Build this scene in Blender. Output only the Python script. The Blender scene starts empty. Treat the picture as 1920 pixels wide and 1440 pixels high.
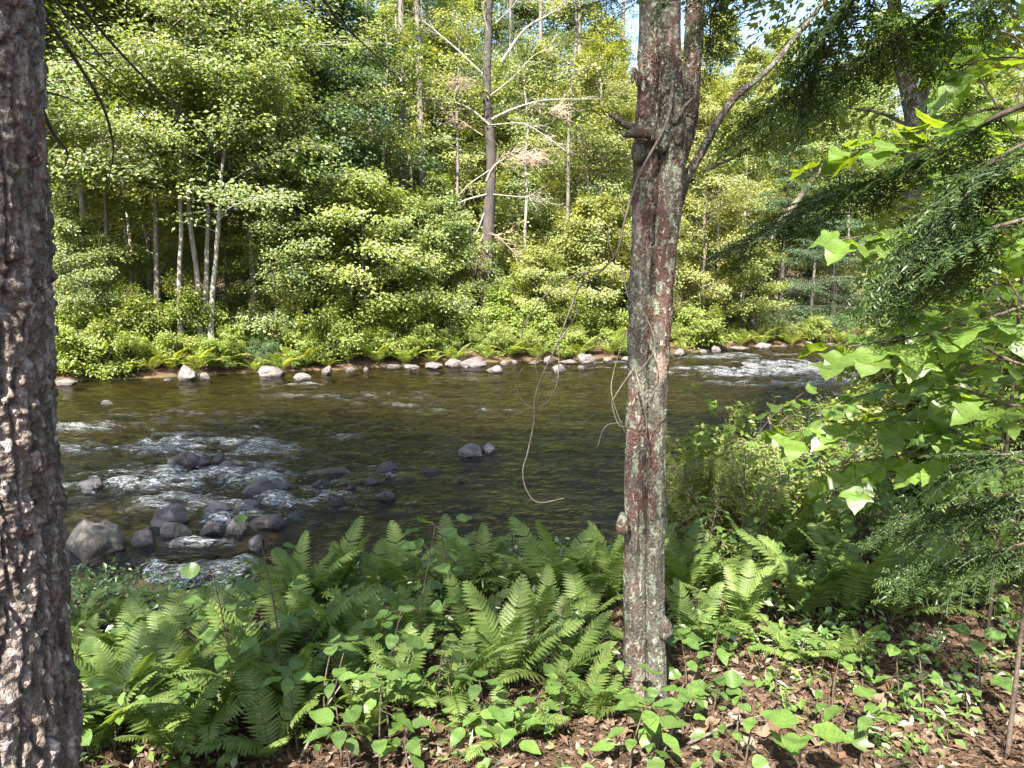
import bpy, math, random
import numpy as np

# ------------------------------------------------------------------ camera, sky, sun, exposure
scene = bpy.context.scene
R = math.radians
CAM_Z = 2.6
FPX = 1400.0                       # focal length in pixels of the 1920 px wide photograph
PITCH = math.atan(180 / FPX)
cam_d = bpy.data.cameras.new('camera')
cam_d.sensor_width = 36.0
cam_d.lens = 36.0 * FPX / 1920.0
cam_d.clip_start = 0.05
cam_d.clip_end = 2000.0
cam = bpy.data.objects.new('camera', cam_d)
scene.collection.objects.link(cam)
cam.location = (0, 0, CAM_Z)
cam.rotation_euler = (R(90) - PITCH, 0, 0)
scene.camera = cam

SUN = np.array([-0.22, -0.66, 0.72]); SUN = SUN / np.linalg.norm(SUN)     # towards the sun
SUN_EL = math.asin(SUN[2]); SUN_AZ = math.atan2(SUN[0], SUN[1])
world = bpy.data.worlds.new('World'); scene.world = world; world.use_nodes = True
wn = world.node_tree; wn.nodes.clear()
sky = wn.nodes.new('ShaderNodeTexSky'); sky.sky_type = 'NISHITA'; sky.sun_disc = False
sky.sun_elevation = SUN_EL; sky.sun_rotation = SUN_AZ; sky.air_density = 1.0; sky.dust_density = 2.0; sky.ozone_density = 1.0
bg = wn.nodes.new('ShaderNodeBackground'); bg.inputs['Strength'].default_value = 0.085
wo = wn.nodes.new('ShaderNodeOutputWorld')
wn.links.new(sky.outputs[0], bg.inputs['Color']); wn.links.new(bg.outputs[0], wo.inputs['Surface'])
sun_d = bpy.data.lights.new('sun', 'SUN'); sun_d.energy = 5.0; sun_d.angle = R(0.5); sun_d.color = (1.0, 0.95, 0.86)
sun_o = bpy.data.objects.new('sun', sun_d); scene.collection.objects.link(sun_o)
from mathutils import Vector, Matrix, Quaternion
sun_o.rotation_euler = Vector((-SUN[0], -SUN[1], -SUN[2])).to_track_quat('-Z', 'Y').to_euler()
sun_o.location = (-20, -16, 30)
vs = scene.view_settings
vs.view_transform = 'Standard'; vs.look = 'None'; vs.exposure = 2.6; vs.gamma = 1.0; vs.use_curve_mapping = False
scene.render.engine = 'CYCLES'
cy = scene.cycles
cy.max_bounces = 4; cy.diffuse_bounces = 2; cy.glossy_bounces = 2; cy.transmission_bounces = 4; cy.transparent_max_bounces = 8
cy.use_denoising = True; cy.use_light_tree = False; cy.use_adaptive_sampling = True; cy.adaptive_threshold = 0.02
cy.caustics_reflective = False; cy.caustics_refractive = False
cy.sample_clamp_indirect = 6.0

COL = scene.collection
rng = np.random.default_rng(7)
random.seed(7)

# ------------------------------------------------------------------ numeric helpers
def _hash(ix, iy, iz, seed):
    h = (ix.astype(np.int64) * 374761393 + iy.astype(np.int64) * 668265263 + iz.astype(np.int64) * 2147483647 + seed * 974634777) & 0xffffffff
    h = ((h ^ (h >> 13)) * 1274126177) & 0xffffffff
    h = ((h ^ (h >> 16)) * 2246822519) & 0xffffffff
    return ((h ^ (h >> 15)) & 0xffffff) / float(0xffffff)
def noise3(x, y, z=None, seed=0):
    x = np.asarray(x, float); y = np.asarray(y, float); z = np.zeros_like(x) if z is None else np.asarray(z, float)
    xi, yi, zi = np.floor(x), np.floor(y), np.floor(z)
    fx, fy, fz = x - xi, y - yi, z - zi
    fx = fx * fx * (3 - 2 * fx); fy = fy * fy * (3 - 2 * fy); fz = fz * fz * (3 - 2 * fz)
    r = 0
    for a in (0, 1):
        for b in (0, 1):
            for c in (0, 1):
                r = r + _hash(xi + a, yi + b, zi + c, seed) * (fx if a else 1 - fx) * (fy if b else 1 - fy) * (fz if c else 1 - fz)
    return r * 2 - 1
def fbm(x, y, z=None, seed=0, oct=4):
    z = np.zeros_like(np.asarray(x, float)) if z is None else z
    s, a, f = 0, 1.0, 1.0
    for o in range(oct):
        s = s + a * noise3(np.asarray(x) * f, np.asarray(y) * f, np.asarray(z) * f, seed + o * 17); a *= 0.5; f *= 2.03
    return s
def sstep(a, b, x):
    t = np.clip((np.asarray(x, float) - a) / (b - a), 0, 1); return t * t * (3 - 2 * t)
def nrm(v):
    return v / np.maximum(np.linalg.norm(v, axis=-1, keepdims=True), 1e-9)
def ray(px, py):
    dx = (px - 960) / FPX; dz = -(py - 720) / FPX
    c, s = math.cos(PITCH), math.sin(PITCH)
    return np.array([dx, c + dz * s, -s + dz * c])
def P(px, py, Y):
    d = ray(px, py); t = Y / d[1]
    return np.array([d[0] * t, Y, CAM_Z + d[2] * t])

# ------------------------------------------------------------------ terrain
NSX = [-60, -12, -3.5, 0.0, 1.7, 3.8, 5.7, 9, 15, 40, 120]; NSY = [3.0, 5.4, 6.0, 6.5, 7.2, 9.4, 11.2, 14, 18.5, 30, 60]
FSX = [-80, -25, -12.8, -6, -1.1, 4.4, 10.9, 18.3, 30, 60, 150]; FSY = [10, 17.5, 20.8, 23.5, 26.0, 28.0, 33.0, 35.5, 40, 56, 110]
def near_shore(x): return np.interp(x, NSX, NSY) + 0.22 * noise3(np.asarray(x) * 0.9, np.asarray(x) * 0 + 3.3, seed=5)
def far_shore(x): return np.interp(x, FSX, FSY) + 0.35 * noise3(np.asarray(x) * 0.6, np.asarray(x) * 0 + 9.3, seed=6)
def ground_z(x, y):
    x = np.asarray(x, float); y = np.asarray(y, float)
    sn = near_shore(x) - y; sf = y - far_shore(x)
    bump = 0.05 * fbm(x * 0.9, y * 0.9, seed=11, oct=3) + 0.012 * fbm(x * 5, y * 5, seed=12, oct=2)
    zn = np.where(sn > 0, 1.0 * (1 - np.exp(-np.maximum(sn, 0) / 1.6)), 0)
    zf = np.where(sf > 0, 0.45 * (1 - np.exp(-np.maximum(sf, 0) / 0.7)) + 0.055 * np.clip(sf, 0, 60) + 0.16 * np.clip(sf - 35, 0, 60), 0)
    din = np.maximum(np.minimum(-sn, -sf), 0)
    bed = -0.42 * (1 - np.exp(-din / 1.6)) + np.where(din > 0, 0.10 * fbm(x * 1.6, y * 1.6, seed=13, oct=3) * np.minimum(din, 1), 0)
    z = zn + zf + bed
    return z + bump * np.where(din > 0, 0.4, 1) - 0.03
def gz(x, y): return float(ground_z(np.array([x]), np.array([y]))[0])
_TS = np.concatenate([np.arange(0.6, 14, 0.03), np.arange(14, 120, 0.15)])
def G(px, py, water=False):
    """point of the ground (or the water surface) seen at a pixel of the photograph"""
    d = ray(px, py)
    if water: return np.array([0, 0, CAM_Z]) + d * (-CAM_Z / d[2])
    q = np.array([0, 0, CAM_Z]) + d * _TS[:, None]; below = q[:, 2] <= ground_z(q[:, 0], q[:, 1])
    k = int(np.argmax(below)) if below.any() else len(_TS) - 1
    return np.array([q[k, 0], q[k, 1], gz(q[k, 0], q[k, 1])])

# ------------------------------------------------------------------ mesh helpers
def mesh_np(name, V, F, mat=None, smooth=True, attrs=None, F2=None):
    """V (n,3); F (m,k) one face size; F2 optional second face array"""
    V = np.asarray(V, np.float32); me = bpy.data.meshes.new(name)
    arrs = [np.asarray(F, np.int32)] + ([np.asarray(F2, np.int32)] if F2 is not None and len(F2) else [])
    nl = sum(a.size for a in arrs); nf = sum(len(a) for a in arrs)
    me.vertices.add(len(V)); me.vertices.foreach_set('co', V.ravel())
    me.loops.add(nl); me.loops.foreach_set('vertex_index', np.concatenate([a.ravel() for a in arrs]))
    me.polygons.add(nf)
    starts, totals, o = [], [], 0
    for a in arrs:
        k = a.shape[1]; starts.append(o + np.arange(len(a)) * k); totals.append(np.full(len(a), k)); o += a.size
    me.polygons.foreach_set('loop_start', np.concatenate(starts).astype(np.int32))
    me.polygons.foreach_set('loop_total', np.concatenate(totals).astype(np.int32))
    me.polygons.foreach_set('use_smooth', np.full(nf, bool(smooth)))
    me.update(calc_edges=True)
    for k, v in (attrs or {}).items():
        at = me.attributes.new(k, 'FLOAT', 'POINT'); at.data.foreach_set('value', np.asarray(v, np.float32))
    if mat is not None: me.materials.append(mat)
    return me
class MB:
    """collects vertices and faces (quads, triangles as degenerate-free separate list) into one mesh"""
    def __init__(s): s.V = []; s.Q = []; s.T = []; s.var = []; s.n = 0
    def add(s, V, Q=None, T=None, var=0.0):
        V = np.asarray(V, float)
        if Q is not None and len(Q): s.Q.append(np.asarray(Q, int) + s.n)
        if T is not None and len(T): s.T.append(np.asarray(T, int) + s.n)
        s.V.append(V); s.var.append(np.broadcast_to(np.asarray(var, float), (len(V),))); s.n += len(V)
    def mesh(s, name, mat, smooth=True, off=None):
        V = np.concatenate(s.V)
        if off is not None: V = V - np.asarray(off)
        va = {'var': np.concatenate(s.var)}
        if s.Q and s.T: return mesh_np(name, V, np.concatenate(s.Q), mat, smooth, va, np.concatenate(s.T))
        return mesh_np(name, V, np.concatenate(s.Q if s.Q else s.T), mat, smooth, va)
def spline(pts, n):
    """Catmull-Rom through pts (k,d), n samples"""
    p = np.asarray(pts, float); k = len(p)
    if k == 2: return p[0] + (p[1] - p[0]) * np.linspace(0, 1, n)[:, None]
    q = np.vstack([2 * p[0] - p[1], p, 2 * p[-1] - p[-2]])
    u = np.linspace(0, k - 1 - 1e-6, n); i = u.astype(int); t = (u - i)[:, None]
    a, b, c, d = q[i], q[i + 1], q[i + 2], q[i + 3]
    return 0.5 * (2 * b + (c - a) * t + (2 * a - 5 * b + 4 * c - d) * t * t + (3 * b - a - 3 * c + d) * t ** 3)
def tube(mb, pts, radii, seg=6, n=None, disp=None, var=0.0, cap=True):
    pts = np.asarray(pts, float); k = len(pts); n = n or k
    radii = np.broadcast_to(np.asarray(radii, float), (k,)) if np.ndim(radii) == 0 else np.asarray(radii, float)
    C = spline(pts, n) if n != k else pts
    r = np.interp(np.linspace(0, k - 1, n), np.arange(len(radii)) * (k - 1) / max(len(radii) - 1, 1), radii)
    Tn = nrm(np.gradient(C, axis=0))
    ref = np.array([0.0, 1.0, 0.0]) if abs(Tn[:, 1]).mean() < 0.8 else np.array([1.0, 0, 0])
    A = nrm(np.cross(Tn, ref)); B = np.cross(A, Tn)
    th = np.linspace(0, 2 * math.pi, seg, endpoint=False)
    rr = np.repeat(r[:, None], seg, 1)
    if disp is not None: rr = rr + disp(C, th, rr)
    V = C[:, None, :] + rr[..., None] * (np.cos(th)[None, :, None] * A[:, None, :] + np.sin(th)[None, :, None] * B[:, None, :])
    V = V.reshape(-1, 3)
    i = np.arange(n - 1)[:, None] * seg; j = np.arange(seg)[None, :]; j2 = (j + 1) % seg
    Q = np.stack([i + j, i + j2, i + seg + j2, i + seg + j], -1).reshape(-1, 4)
    T = None
    if cap:
        V = np.vstack([V, C[-1] + Tn[-1] * r[-1] * 0.5]); e = (n - 1) * seg
        T = np.array([[e + a, e + (a + 1) % seg, n * seg] for a in range(seg)])
    mb.add(V, Q, T, var)
LEAF_T = np.array([[0, 0, 0], [0.45, 0.30, 0.07], [1, 0, -0.06], [0.45, -0.30, 0.07]])
LEAF_L = np.array([[0, 0, 0], [0.40, 0.13, 0.03], [1, 0, -0.1], [0.40, -0.13, 0.03]])
LEAF_N = np.array([[0, 0, 0], [0.5, 0.07, 0.0], [1, 0, -0.05], [0.5, -0.07, 0.0]])
def leaves(mb, pos, size, nrmls, dirs, var, templ=LEAF_T):
    N = nrm(nrmls); D = nrm(dirs - N * np.sum(dirs * N, -1, keepdims=True)); S = np.cross(N, D)
    size = np.broadcast_to(size, (len(pos),))
    V = pos[:, None, :] + size[:, None, None] * (templ[None, :, 0:1] * D[:, None, :] + templ[None, :, 1:2] * S[:, None, :] + templ[None, :, 2:3] * N[:, None, :])
    b = np.arange(len(pos))[:, None] * 4
    T = np.concatenate([b + np.array([[0, 1, 2]]), b + np.array([[0, 2, 3]])])
    mb.add(V.reshape(-1, 3), None, T, np.repeat(var, 4))

# ------------------------------------------------------------------ objects
def link(name, me, parent=None, loc=None, rot=None, scale=None):
    o = bpy.data.objects.new(name, me); COL.objects.link(o)
    if parent is not None: o.parent = parent
    if loc is not None: o.location = [float(a) for a in loc]
    if rot is not None: o.rotation_euler = rot
    if scale is not None: o.scale = (scale,) * 3 if np.ndim(scale) == 0 else scale
    return o
def tag(o, label, cat=None, group=None, kind=None):
    o['label'] = label
    if cat: o['category'] = cat
    if group: o['group'] = group
    if kind: o['kind'] = kind
    return o
def thing(name, label, cat, loc=(0, 0, 0), rotz=0.0, group=None, scale=1.0):
    o = link(name, None, None, loc, (0, 0, rotz), scale); o.empty_display_size = 0.1
    return tag(o, label, cat, group)
def struct(name, me, label=None, kind='structure'):
    o = link(name, me); o['kind'] = kind
    if label: o['label'] = label
    return o
ORD = 'first second third fourth fifth sixth seventh eighth ninth tenth eleventh twelfth thirteenth fourteenth fifteenth sixteenth seventeenth eighteenth nineteenth twentieth'.split()
def ordn(i):
    if i < 20: return ORD[i]
    tens = ['', '', 'twenty', 'thirty', 'forty', 'fifty', 'sixty', 'seventy', 'eighty', 'ninety']
    n = i + 1; t, u = divmod(n, 10)
    return (tens[t] + '-' + ORD[u - 1]) if u else {2: 'twentieth', 3: 'thirtieth', 4: 'fortieth', 5: 'fiftieth', 6: 'sixtieth', 7: 'seventieth', 8: 'eightieth', 9: 'ninetieth'}[t]

# ------------------------------------------------------------------ materials
def new_mat(name):
    m = bpy.data.materials.new(name); m.use_nodes = True; nt = m.node_tree; nt.nodes.clear()
    out = nt.nodes.new('ShaderNodeOutputMaterial')
    def N(t, **kw):
        n = nt.nodes.new(t)
        for k, v in kw.items():
            if k.startswith('i_'):
                key = k[2:]; key = int(key) if key.isdigit() else key
                n.inputs[key].default_value = v
            else: setattr(n, k, v)
        return n
    return m, nt, out, N, nt.links.new
def ramp(N, stops, interp='LINEAR'):
    r = N('ShaderNodeValToRGB'); r.color_ramp.interpolation = interp
    els = r.color_ramp.elements
    while len(els) < len(stops): els.new(0.5)
    for e, (p, c) in zip(els, stops): e.position = p; e.color = (*c, 1) if len(c) == 3 else c
    return r
def leaf_mat(name, stops, trans, tfac=0.42, gloss=0.07, rough=0.42, objvar=0.25, hue=0.02, veins=False):
    m, nt, out, N, L = new_mat(name)
    at = N('ShaderNodeAttribute', attribute_name='var'); oi = N('ShaderNodeObjectInfo')
    rp = ramp(N, stops); 
    add = N('ShaderNodeMath', operation='MULTIPLY_ADD', i_1=objvar); add.inputs[2].default_value = -objvar / 2
    L(oi.outputs['Random'], add.inputs[0])
    ad2 = N('ShaderNodeMath', operation='ADD', use_clamp=True); L(at.outputs['Fac'], ad2.inputs[0]); L(add.outputs[0], ad2.inputs[1])
    L(ad2.outputs[0], rp.inputs[0])
    hs = N('ShaderNodeHueSaturation'); 
    mh = N('ShaderNodeMath', operation='MULTIPLY_ADD', i_1=hue * 2); mh.inputs[2].default_value = 0.5 - hue; L(oi.outputs['Random'], mh.inputs[0]); L(mh.outputs[0], hs.inputs['Hue'])
    L(rp.outputs[0], hs.inputs['Color'])
    col = hs.outputs[0]
    if veins:
        tc = N('ShaderNodeTexCoord'); nz = N('ShaderNodeTexNoise', i_Scale=9.0, i_Detail=5.0); L(tc.outputs['Object'], nz.inputs['Vector'])
        mr = N('ShaderNodeMapRange', i_1=0.3, i_2=0.7, i_3=0.75, i_4=1.15); L(nz.outputs['Fac'], mr.inputs[0])
        sx = N('ShaderNodeSeparateXYZ'); L(tc.outputs['Object'], sx.inputs[0]); ab = N('ShaderNodeMath', operation='ABSOLUTE'); L(sx.outputs['Y'], ab.inputs[0])
        rib = N('ShaderNodeMath', operation='LESS_THAN', i_1=0.011); L(ab.outputs[0], rib.inputs[0])
        dg = N('ShaderNodeMath', operation='MULTIPLY_ADD', i_1=-0.75); L(ab.outputs[0], dg.inputs[0]); L(sx.outputs['X'], dg.inputs[2])
        k7 = N('ShaderNodeMath', operation='MULTIPLY', i_1=8.0); L(dg.outputs[0], k7.inputs[0]); fr = N('ShaderNodeMath', operation='FRACT'); L(k7.outputs[0], fr.inputs[0])
        sd = N('ShaderNodeMath', operation='LESS_THAN', i_1=0.13); L(fr.outputs[0], sd.inputs[0])
        mxv = N('ShaderNodeMath', operation='MAXIMUM'); L(rib.outputs[0], mxv.inputs[0]); L(sd.outputs[0], mxv.inputs[1])
        vv = N('ShaderNodeMath', operation='MULTIPLY_ADD', i_1=0.28); L(mxv.outputs[0], vv.inputs[0]); L(mr.outputs[0], vv.inputs[2])
        mx = N('ShaderNodeVectorMath', operation='SCALE'); L(col, mx.inputs[0]); L(vv.outputs[0], mx.inputs['Scale']); col = mx.outputs[0]
    df = N('ShaderNodeBsdfDiffuse'); L(col, df.inputs['Color'])
    tr = N('ShaderNodeBsdfTranslucent')
    tm = N('ShaderNodeMixRGB', blend_type='MULTIPLY', i_0=1.0); L(col, tm.inputs[1]); tm.inputs[2].default_value = (*trans, 1); L(tm.outputs[0], tr.inputs['Color'])
    m1 = N('ShaderNodeMixShader', i_0=tfac); L(df.outputs[0], m1.inputs[1]); L(tr.outputs[0], m1.inputs[2])
    gl = N('ShaderNodeBsdfGlossy', i_Roughness=rough); gl.inputs['Color'].default_value = (1, 1, 1, 1)
    m2 = N('ShaderNodeMixShader', i_0=gloss); L(m1.outputs[0], m2.inputs[1]); L(gl.outputs[0], m2.inputs[2])
    L(m2.outputs[0], out.inputs['Surface'])
    return m
def bark_mat(name, cols, scale=(14, 14, 3), bump=0.5, patches=None, rough=0.85, dist=0.01):
    m, nt, out, N, L = new_mat(name)
    tc = N('ShaderNodeTexCoord'); mp = N('ShaderNodeMapping'); mp.inputs['Scale'].default_value = scale; L(tc.outputs['Object'], mp.inputs['Vector'])
    nz = N('ShaderNodeTexNoise', i_Scale=1.0, i_Detail=6.0, i_Roughness=0.65); L(mp.outputs[0], nz.inputs['Vector'])
    rp = ramp(N, cols); L(nz.outputs['Fac'], rp.inputs[0]); col = rp.outputs[0]
    for (sc, lo, hi, c, sd) in (patches or []):
        mp2 = N('ShaderNodeMapping'); mp2.inputs['Scale'].default_value = sc; mp2.inputs['Location'].default_value = (sd, sd * 1.7, sd * 0.6); L(tc.outputs['Object'], mp2.inputs['Vector'])
        n2 = N('ShaderNodeTexNoise', i_Scale=1.0, i_Detail=7.0, i_Roughness=0.62); L(mp2.outputs[0], n2.inputs['Vector'])
        mr = N('ShaderNodeMapRange', i_1=lo, i_2=hi, i_3=0.0, i_4=1.0); L(n2.outputs['Fac'], mr.inputs[0])
        mx = N('ShaderNodeMixRGB'); L(mr.outputs[0], mx.inputs[0]); L(col, mx.inputs[1]); mx.inputs[2].default_value = (*c, 1); col = mx.outputs[0]
    fine = N('ShaderNodeTexNoise', i_Scale=90.0, i_Detail=4.0); L(tc.outputs['Object'], fine.inputs['Vector'])
    fm = N('ShaderNodeMapRange', i_1=0.3, i_2=0.7, i_3=0.7, i_4=1.25); L(fine.outputs['Fac'], fm.inputs[0])
    sc_ = N('ShaderNodeVectorMath', operation='SCALE'); L(col, sc_.inputs[0]); L(fm.outputs[0], sc_.inputs['Scale'])
    bs = N('ShaderNodeBsdfPrincipled', i_Roughness=rough); bs.inputs['Specular IOR Level'].default_value = 0.25
    L(sc_.outputs[0], bs.inputs['Base Color'])
    ad = N('ShaderNodeMath', operation='ADD'); L(nz.outputs['Fac'], ad.inputs[0]); L(fine.outputs['Fac'], ad.inputs[1])
    bp = N('ShaderNodeBump', i_Strength=bump, i_Distance=dist); L(ad.outputs[0], bp.inputs['Height']); L(bp.outputs[0], bs.inputs['Normal'])
    L(bs.outputs[0], out.inputs['Surface'])
    return m
# foliage
FT = (2.1, 2.0, 0.8)
M_MAPLE = leaf_mat('far_maple_leaf', [(0.0, (0.06, 0.105, 0.028)), (0.45, (0.13, 0.18, 0.036)), (0.8, (0.195, 0.22, 0.05)), (1.0, (0.24, 0.225, 0.065))], FT, 0.46, 0.04, 0.55)
M_LIME = leaf_mat('far_lime_leaf', [(0.0, (0.09, 0.135, 0.032)), (0.5, (0.18, 0.205, 0.038)), (0.9, (0.23, 0.235, 0.05)), (1.0, (0.28, 0.21, 0.07))], FT, 0.46, 0.04, 0.55)
M_DARK = leaf_mat('far_dark_leaf', [(0.0, (0.03, 0.07, 0.025)), (0.5, (0.065, 0.115, 0.04)), (1.0, (0.11, 0.16, 0.05))], FT, 0.4, 0.035, 0.55)
M_HEMF = leaf_mat('far_hemlock_needle', [(0.0, (0.02, 0.045, 0.018)), (0.6, (0.045, 0.08, 0.028)), (1.0, (0.08, 0.12, 0.04))], (1.4, 1.5, 0.7), tfac=0.25, gloss=0.02)
M_PINEN = leaf_mat('far_pine_needle', [(0.0, (0.045, 0.075, 0.035)), (0.7, (0.09, 0.13, 0.06)), (1.0, (0.19, 0.15, 0.075))], (1.4, 1.4, 0.7), tfac=0.3, gloss=0.02)
M_SHRUB = leaf_mat('shore_shrub_leaf', [(0.0, (0.09, 0.145, 0.03)), (0.5, (0.175, 0.22, 0.04)), (0.9, (0.235, 0.255, 0.052)), (1.0, (0.28, 0.25, 0.06))], FT, 0.46, 0.025, 0.5)
M_DEADT = bark_mat('dead_twig', [(0.3, (0.20, 0.13, 0.09)), (0.7, (0.42, 0.33, 0.26))], (8, 8, 8), 0.2)
M_FERN = leaf_mat('fern_frond', [(0.0, (0.07, 0.12, 0.028)), (0.5, (0.125, 0.18, 0.046)), (1.0, (0.205, 0.235, 0.06))], (1.8, 1.7, 0.6), tfac=0.46, objvar=0.6, gloss=0.02, rough=0.5)
M_BROAD = leaf_mat('broad_leaf', [(0.0, (0.045, 0.095, 0.024)), (0.5, (0.085, 0.15, 0.034)), (1.0, (0.15, 0.20, 0.04))], (1.9, 1.8, 0.6), tfac=0.46, objvar=0.7, gloss=0.035, rough=0.38, veins=True)
M_MAPN = leaf_mat('near_maple_leaf', [(0.0, (0.06, 0.12, 0.022)), (0.5, (0.10, 0.17, 0.03)), (1.0, (0.17, 0.215, 0.035))], (2.4, 2.1, 0.5), tfac=0.52, objvar=0.7, gloss=0.035, rough=0.4, veins=True)
M_HEMN = leaf_mat('hemlock_needle', [(0.0, (0.022, 0.042, 0.014)), (0.6, (0.045, 0.07, 0.02)), (1.0, (0.12, 0.14, 0.035))], (1.4, 1.5, 0.6), tfac=0.3, objvar=0.5, gloss=0.015)
M_LITTER = leaf_mat('dry_leaf', [(0.0, (0.026, 0.019, 0.014)), (0.35, (0.06, 0.041, 0.029)), (0.6, (0.115, 0.07, 0.044)), (0.85, (0.15, 0.112, 0.082)), (1.0, (0.22, 0.18, 0.14))], (1.0, 0.9, 0.7), tfac=0.12, objvar=0.45, hue=0.012, gloss=0.01)
M_WEED = leaf_mat('weed_leaf', [(0.0, (0.05, 0.11, 0.02)), (0.5, (0.10, 0.17, 0.03)), (1.0, (0.17, 0.22, 0.04))], (1.5, 1.5, 0.6))
# bark
M_PINE = bark_mat('pine_bark', [(0.30, (0.042, 0.032, 0.026)), (0.5, (0.12, 0.095, 0.081)), (0.70, (0.34, 0.285, 0.262))], (26, 26, 9), 1.0,
                  [((9, 9, 5), 0.63, 0.69, (0.16, 0.06, 0.04), 3.1), ((14, 14, 6), 0.60, 0.68, (0.12, 0.13, 0.085), 8.4), ((30, 30, 18), 0.60, 0.66, (0.40, 0.35, 0.33), 2.2)], dist=0.014)
M_MBARK = bark_mat('lichened_bark', [(0.3, (0.030, 0.026, 0.020)), (0.55, (0.066, 0.059, 0.046)), (0.75, (0.12, 0.11, 0.088))], (24, 24, 10), 1.0,
                   [((11, 11, 3.6), 0.50, 0.56, (0.062, 0.034, 0.027), 1.2), ((34, 34, 20), 0.54, 0.60, (0.125, 0.135, 0.10), 5.0), ((60, 60, 34), 0.58, 0.63, (0.19, 0.20, 0.16), 9.0), ((10, 10, 4), 0.62, 0.66, (0.19, 0.14, 0.118), 7.7)], dist=0.012)
M_FBARK = bark_mat('far_grey_bark', [(0.3, (0.06, 0.052, 0.043)), (0.6, (0.15, 0.132, 0.11)), (0.8, (0.25, 0.225, 0.20))], (5, 5, 1.5), 0.4, dist=0.02)
M_FPALE = bark_mat('far_pale_bark', [(0.3, (0.13, 0.117, 0.10)), (0.6, (0.27, 0.25, 0.215)), (0.8, (0.36, 0.335, 0.295))], (6, 6, 2), 0.4, dist=0.02)
M_FDARK = bark_mat('far_dark_bark', [(0.3, (0.022, 0.019, 0.016)), (0.7, (0.075, 0.064, 0.055))], (5, 5, 1.5), 0.4, dist=0.02)
M_TWIG = bark_mat('dark_twig', [(0.3, (0.035, 0.026, 0.02)), (0.7, (0.10, 0.075, 0.055))], (30, 30, 30), 0.3, dist=0.003)
M_VINE = bark_mat('vine_bark', [(0.3, (0.05, 0.042, 0.033)), (0.7, (0.15, 0.13, 0.10))], (30, 30, 30), 0.3, dist=0.003)
def rock_mat(name, cols, wet=0.35, moss=None):
    m, nt, out, N, L = new_mat(name)
    tc = N('ShaderNodeTexCoord'); oi = N('ShaderNodeObjectInfo')
    off = N('ShaderNodeVectorMath', operation='ADD'); L(tc.outputs['Object'], off.inputs[0]); L(oi.outputs['Location'], off.inputs[1])
    nz = N('ShaderNodeTexNoise', i_Scale=4.5, i_Detail=9.0, i_Roughness=0.72, i_Distortion=0.5); L(off.outputs[0], nz.inputs['Vector'])
    rp = ramp(N, cols); L(nz.outputs['Fac'], rp.inputs[0]); col = rp.outputs[0]
    sp = N('ShaderNodeTexNoise', i_Scale=40.0, i_Detail=3.0); L(off.outputs[0], sp.inputs['Vector'])
    mr = N('ShaderNodeMapRange', i_1=0.3, i_2=0.7, i_3=0.7, i_4=1.25); L(sp.outputs['Fac'], mr.inputs[0])
    sc_ = N('ShaderNodeVectorMath', operation='SCALE'); L(col, sc_.inputs[0]); L(mr.outputs[0], sc_.inputs['Scale']); col = sc_.outputs[0]
    geo = N('ShaderNodeNewGeometry'); sx = N('ShaderNodeSeparateXYZ'); L(geo.outputs['Position'], sx.inputs[0])
    nm = N('ShaderNodeMath', operation='MULTIPLY_ADD', i_1=0.08); L(nz.outputs['Fac'], nm.inputs[0]); L(sx.outputs['Z'], nm.inputs[2])
    wr = N('ShaderNodeMapRange', i_1=0.08, i_2=0.13, i_3=1.0, i_4=0.0); L(nm.outputs[0], wr.inputs[0])      # the wet band above the waterline
    wm = N('ShaderNodeMixRGB', blend_type='MULTIPLY'); L(wr.outputs[0], wm.inputs[0]); L(col, wm.inputs[1]); wm.inputs[2].default_value = (0.42, 0.38, 0.36, 1); col = wm.outputs[0]
    if moss:
        sn = N('ShaderNodeSeparateXYZ'); L(geo.outputs['Normal'], sn.inputs[0])
        mm = N('ShaderNodeMath', operation='MULTIPLY'); L(sn.outputs['Z'], mm.inputs[0]); L(nz.outputs['Fac'], mm.inputs[1])
        mr2 = N('ShaderNodeMapRange', i_1=0.28, i_2=0.42); L(mm.outputs[0], mr2.inputs[0])
        mx = N('ShaderNodeMixRGB'); L(mr2.outputs[0], mx.inputs[0]); L(col, mx.inputs[1]); mx.inputs[2].default_value = (*moss, 1); col = mx.outputs[0]
    bs = N('ShaderNodeBsdfPrincipled'); L(col, bs.inputs['Base Color'])
    rr = N('ShaderNodeMapRange', i_1=0.0, i_2=1.0, i_3=0.75, i_4=wet); L(wr.outputs[0], rr.inputs[0]); L(rr.outputs[0], bs.inputs['Roughness'])
    bp = N('ShaderNodeBump', i_Strength=0.9, i_Distance=0.05); L(nz.outputs['Fac'], bp.inputs['Height']); L(bp.outputs[0], bs.inputs['Normal'])
    L(bs.outputs[0], out.inputs['Surface'])
    return m
M_ROCK_P = rock_mat('purple_grey_rock', [(0.36, (0.009, 0.008, 0.010)), (0.5, (0.025, 0.022, 0.026)), (0.66, (0.068, 0.061, 0.067))])
M_ROCK_D = rock_mat('dark_wet_rock', [(0.3, (0.03, 0.03, 0.035)), (0.6, (0.075, 0.07, 0.078)), (0.8, (0.14, 0.13, 0.135))], 0.25)
M_ROCK_G = rock_mat('pale_granite_rock', [(0.35, (0.035, 0.03, 0.028)), (0.5, (0.10, 0.083, 0.078)), (0.68, (0.20, 0.168, 0.158))])
M_ROCK_T = rock_mat('tan_boulder', [(0.37, (0.025, 0.022, 0.02)), (0.5, (0.085, 0.076, 0.064)), (0.64, (0.19, 0.17, 0.14))])
M_ROCK_M = rock_mat('mossy_rock', [(0.3, (0.08, 0.07, 0.065)), (0.7, (0.2, 0.18, 0.16))], moss=(0.045, 0.085, 0.015))
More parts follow.
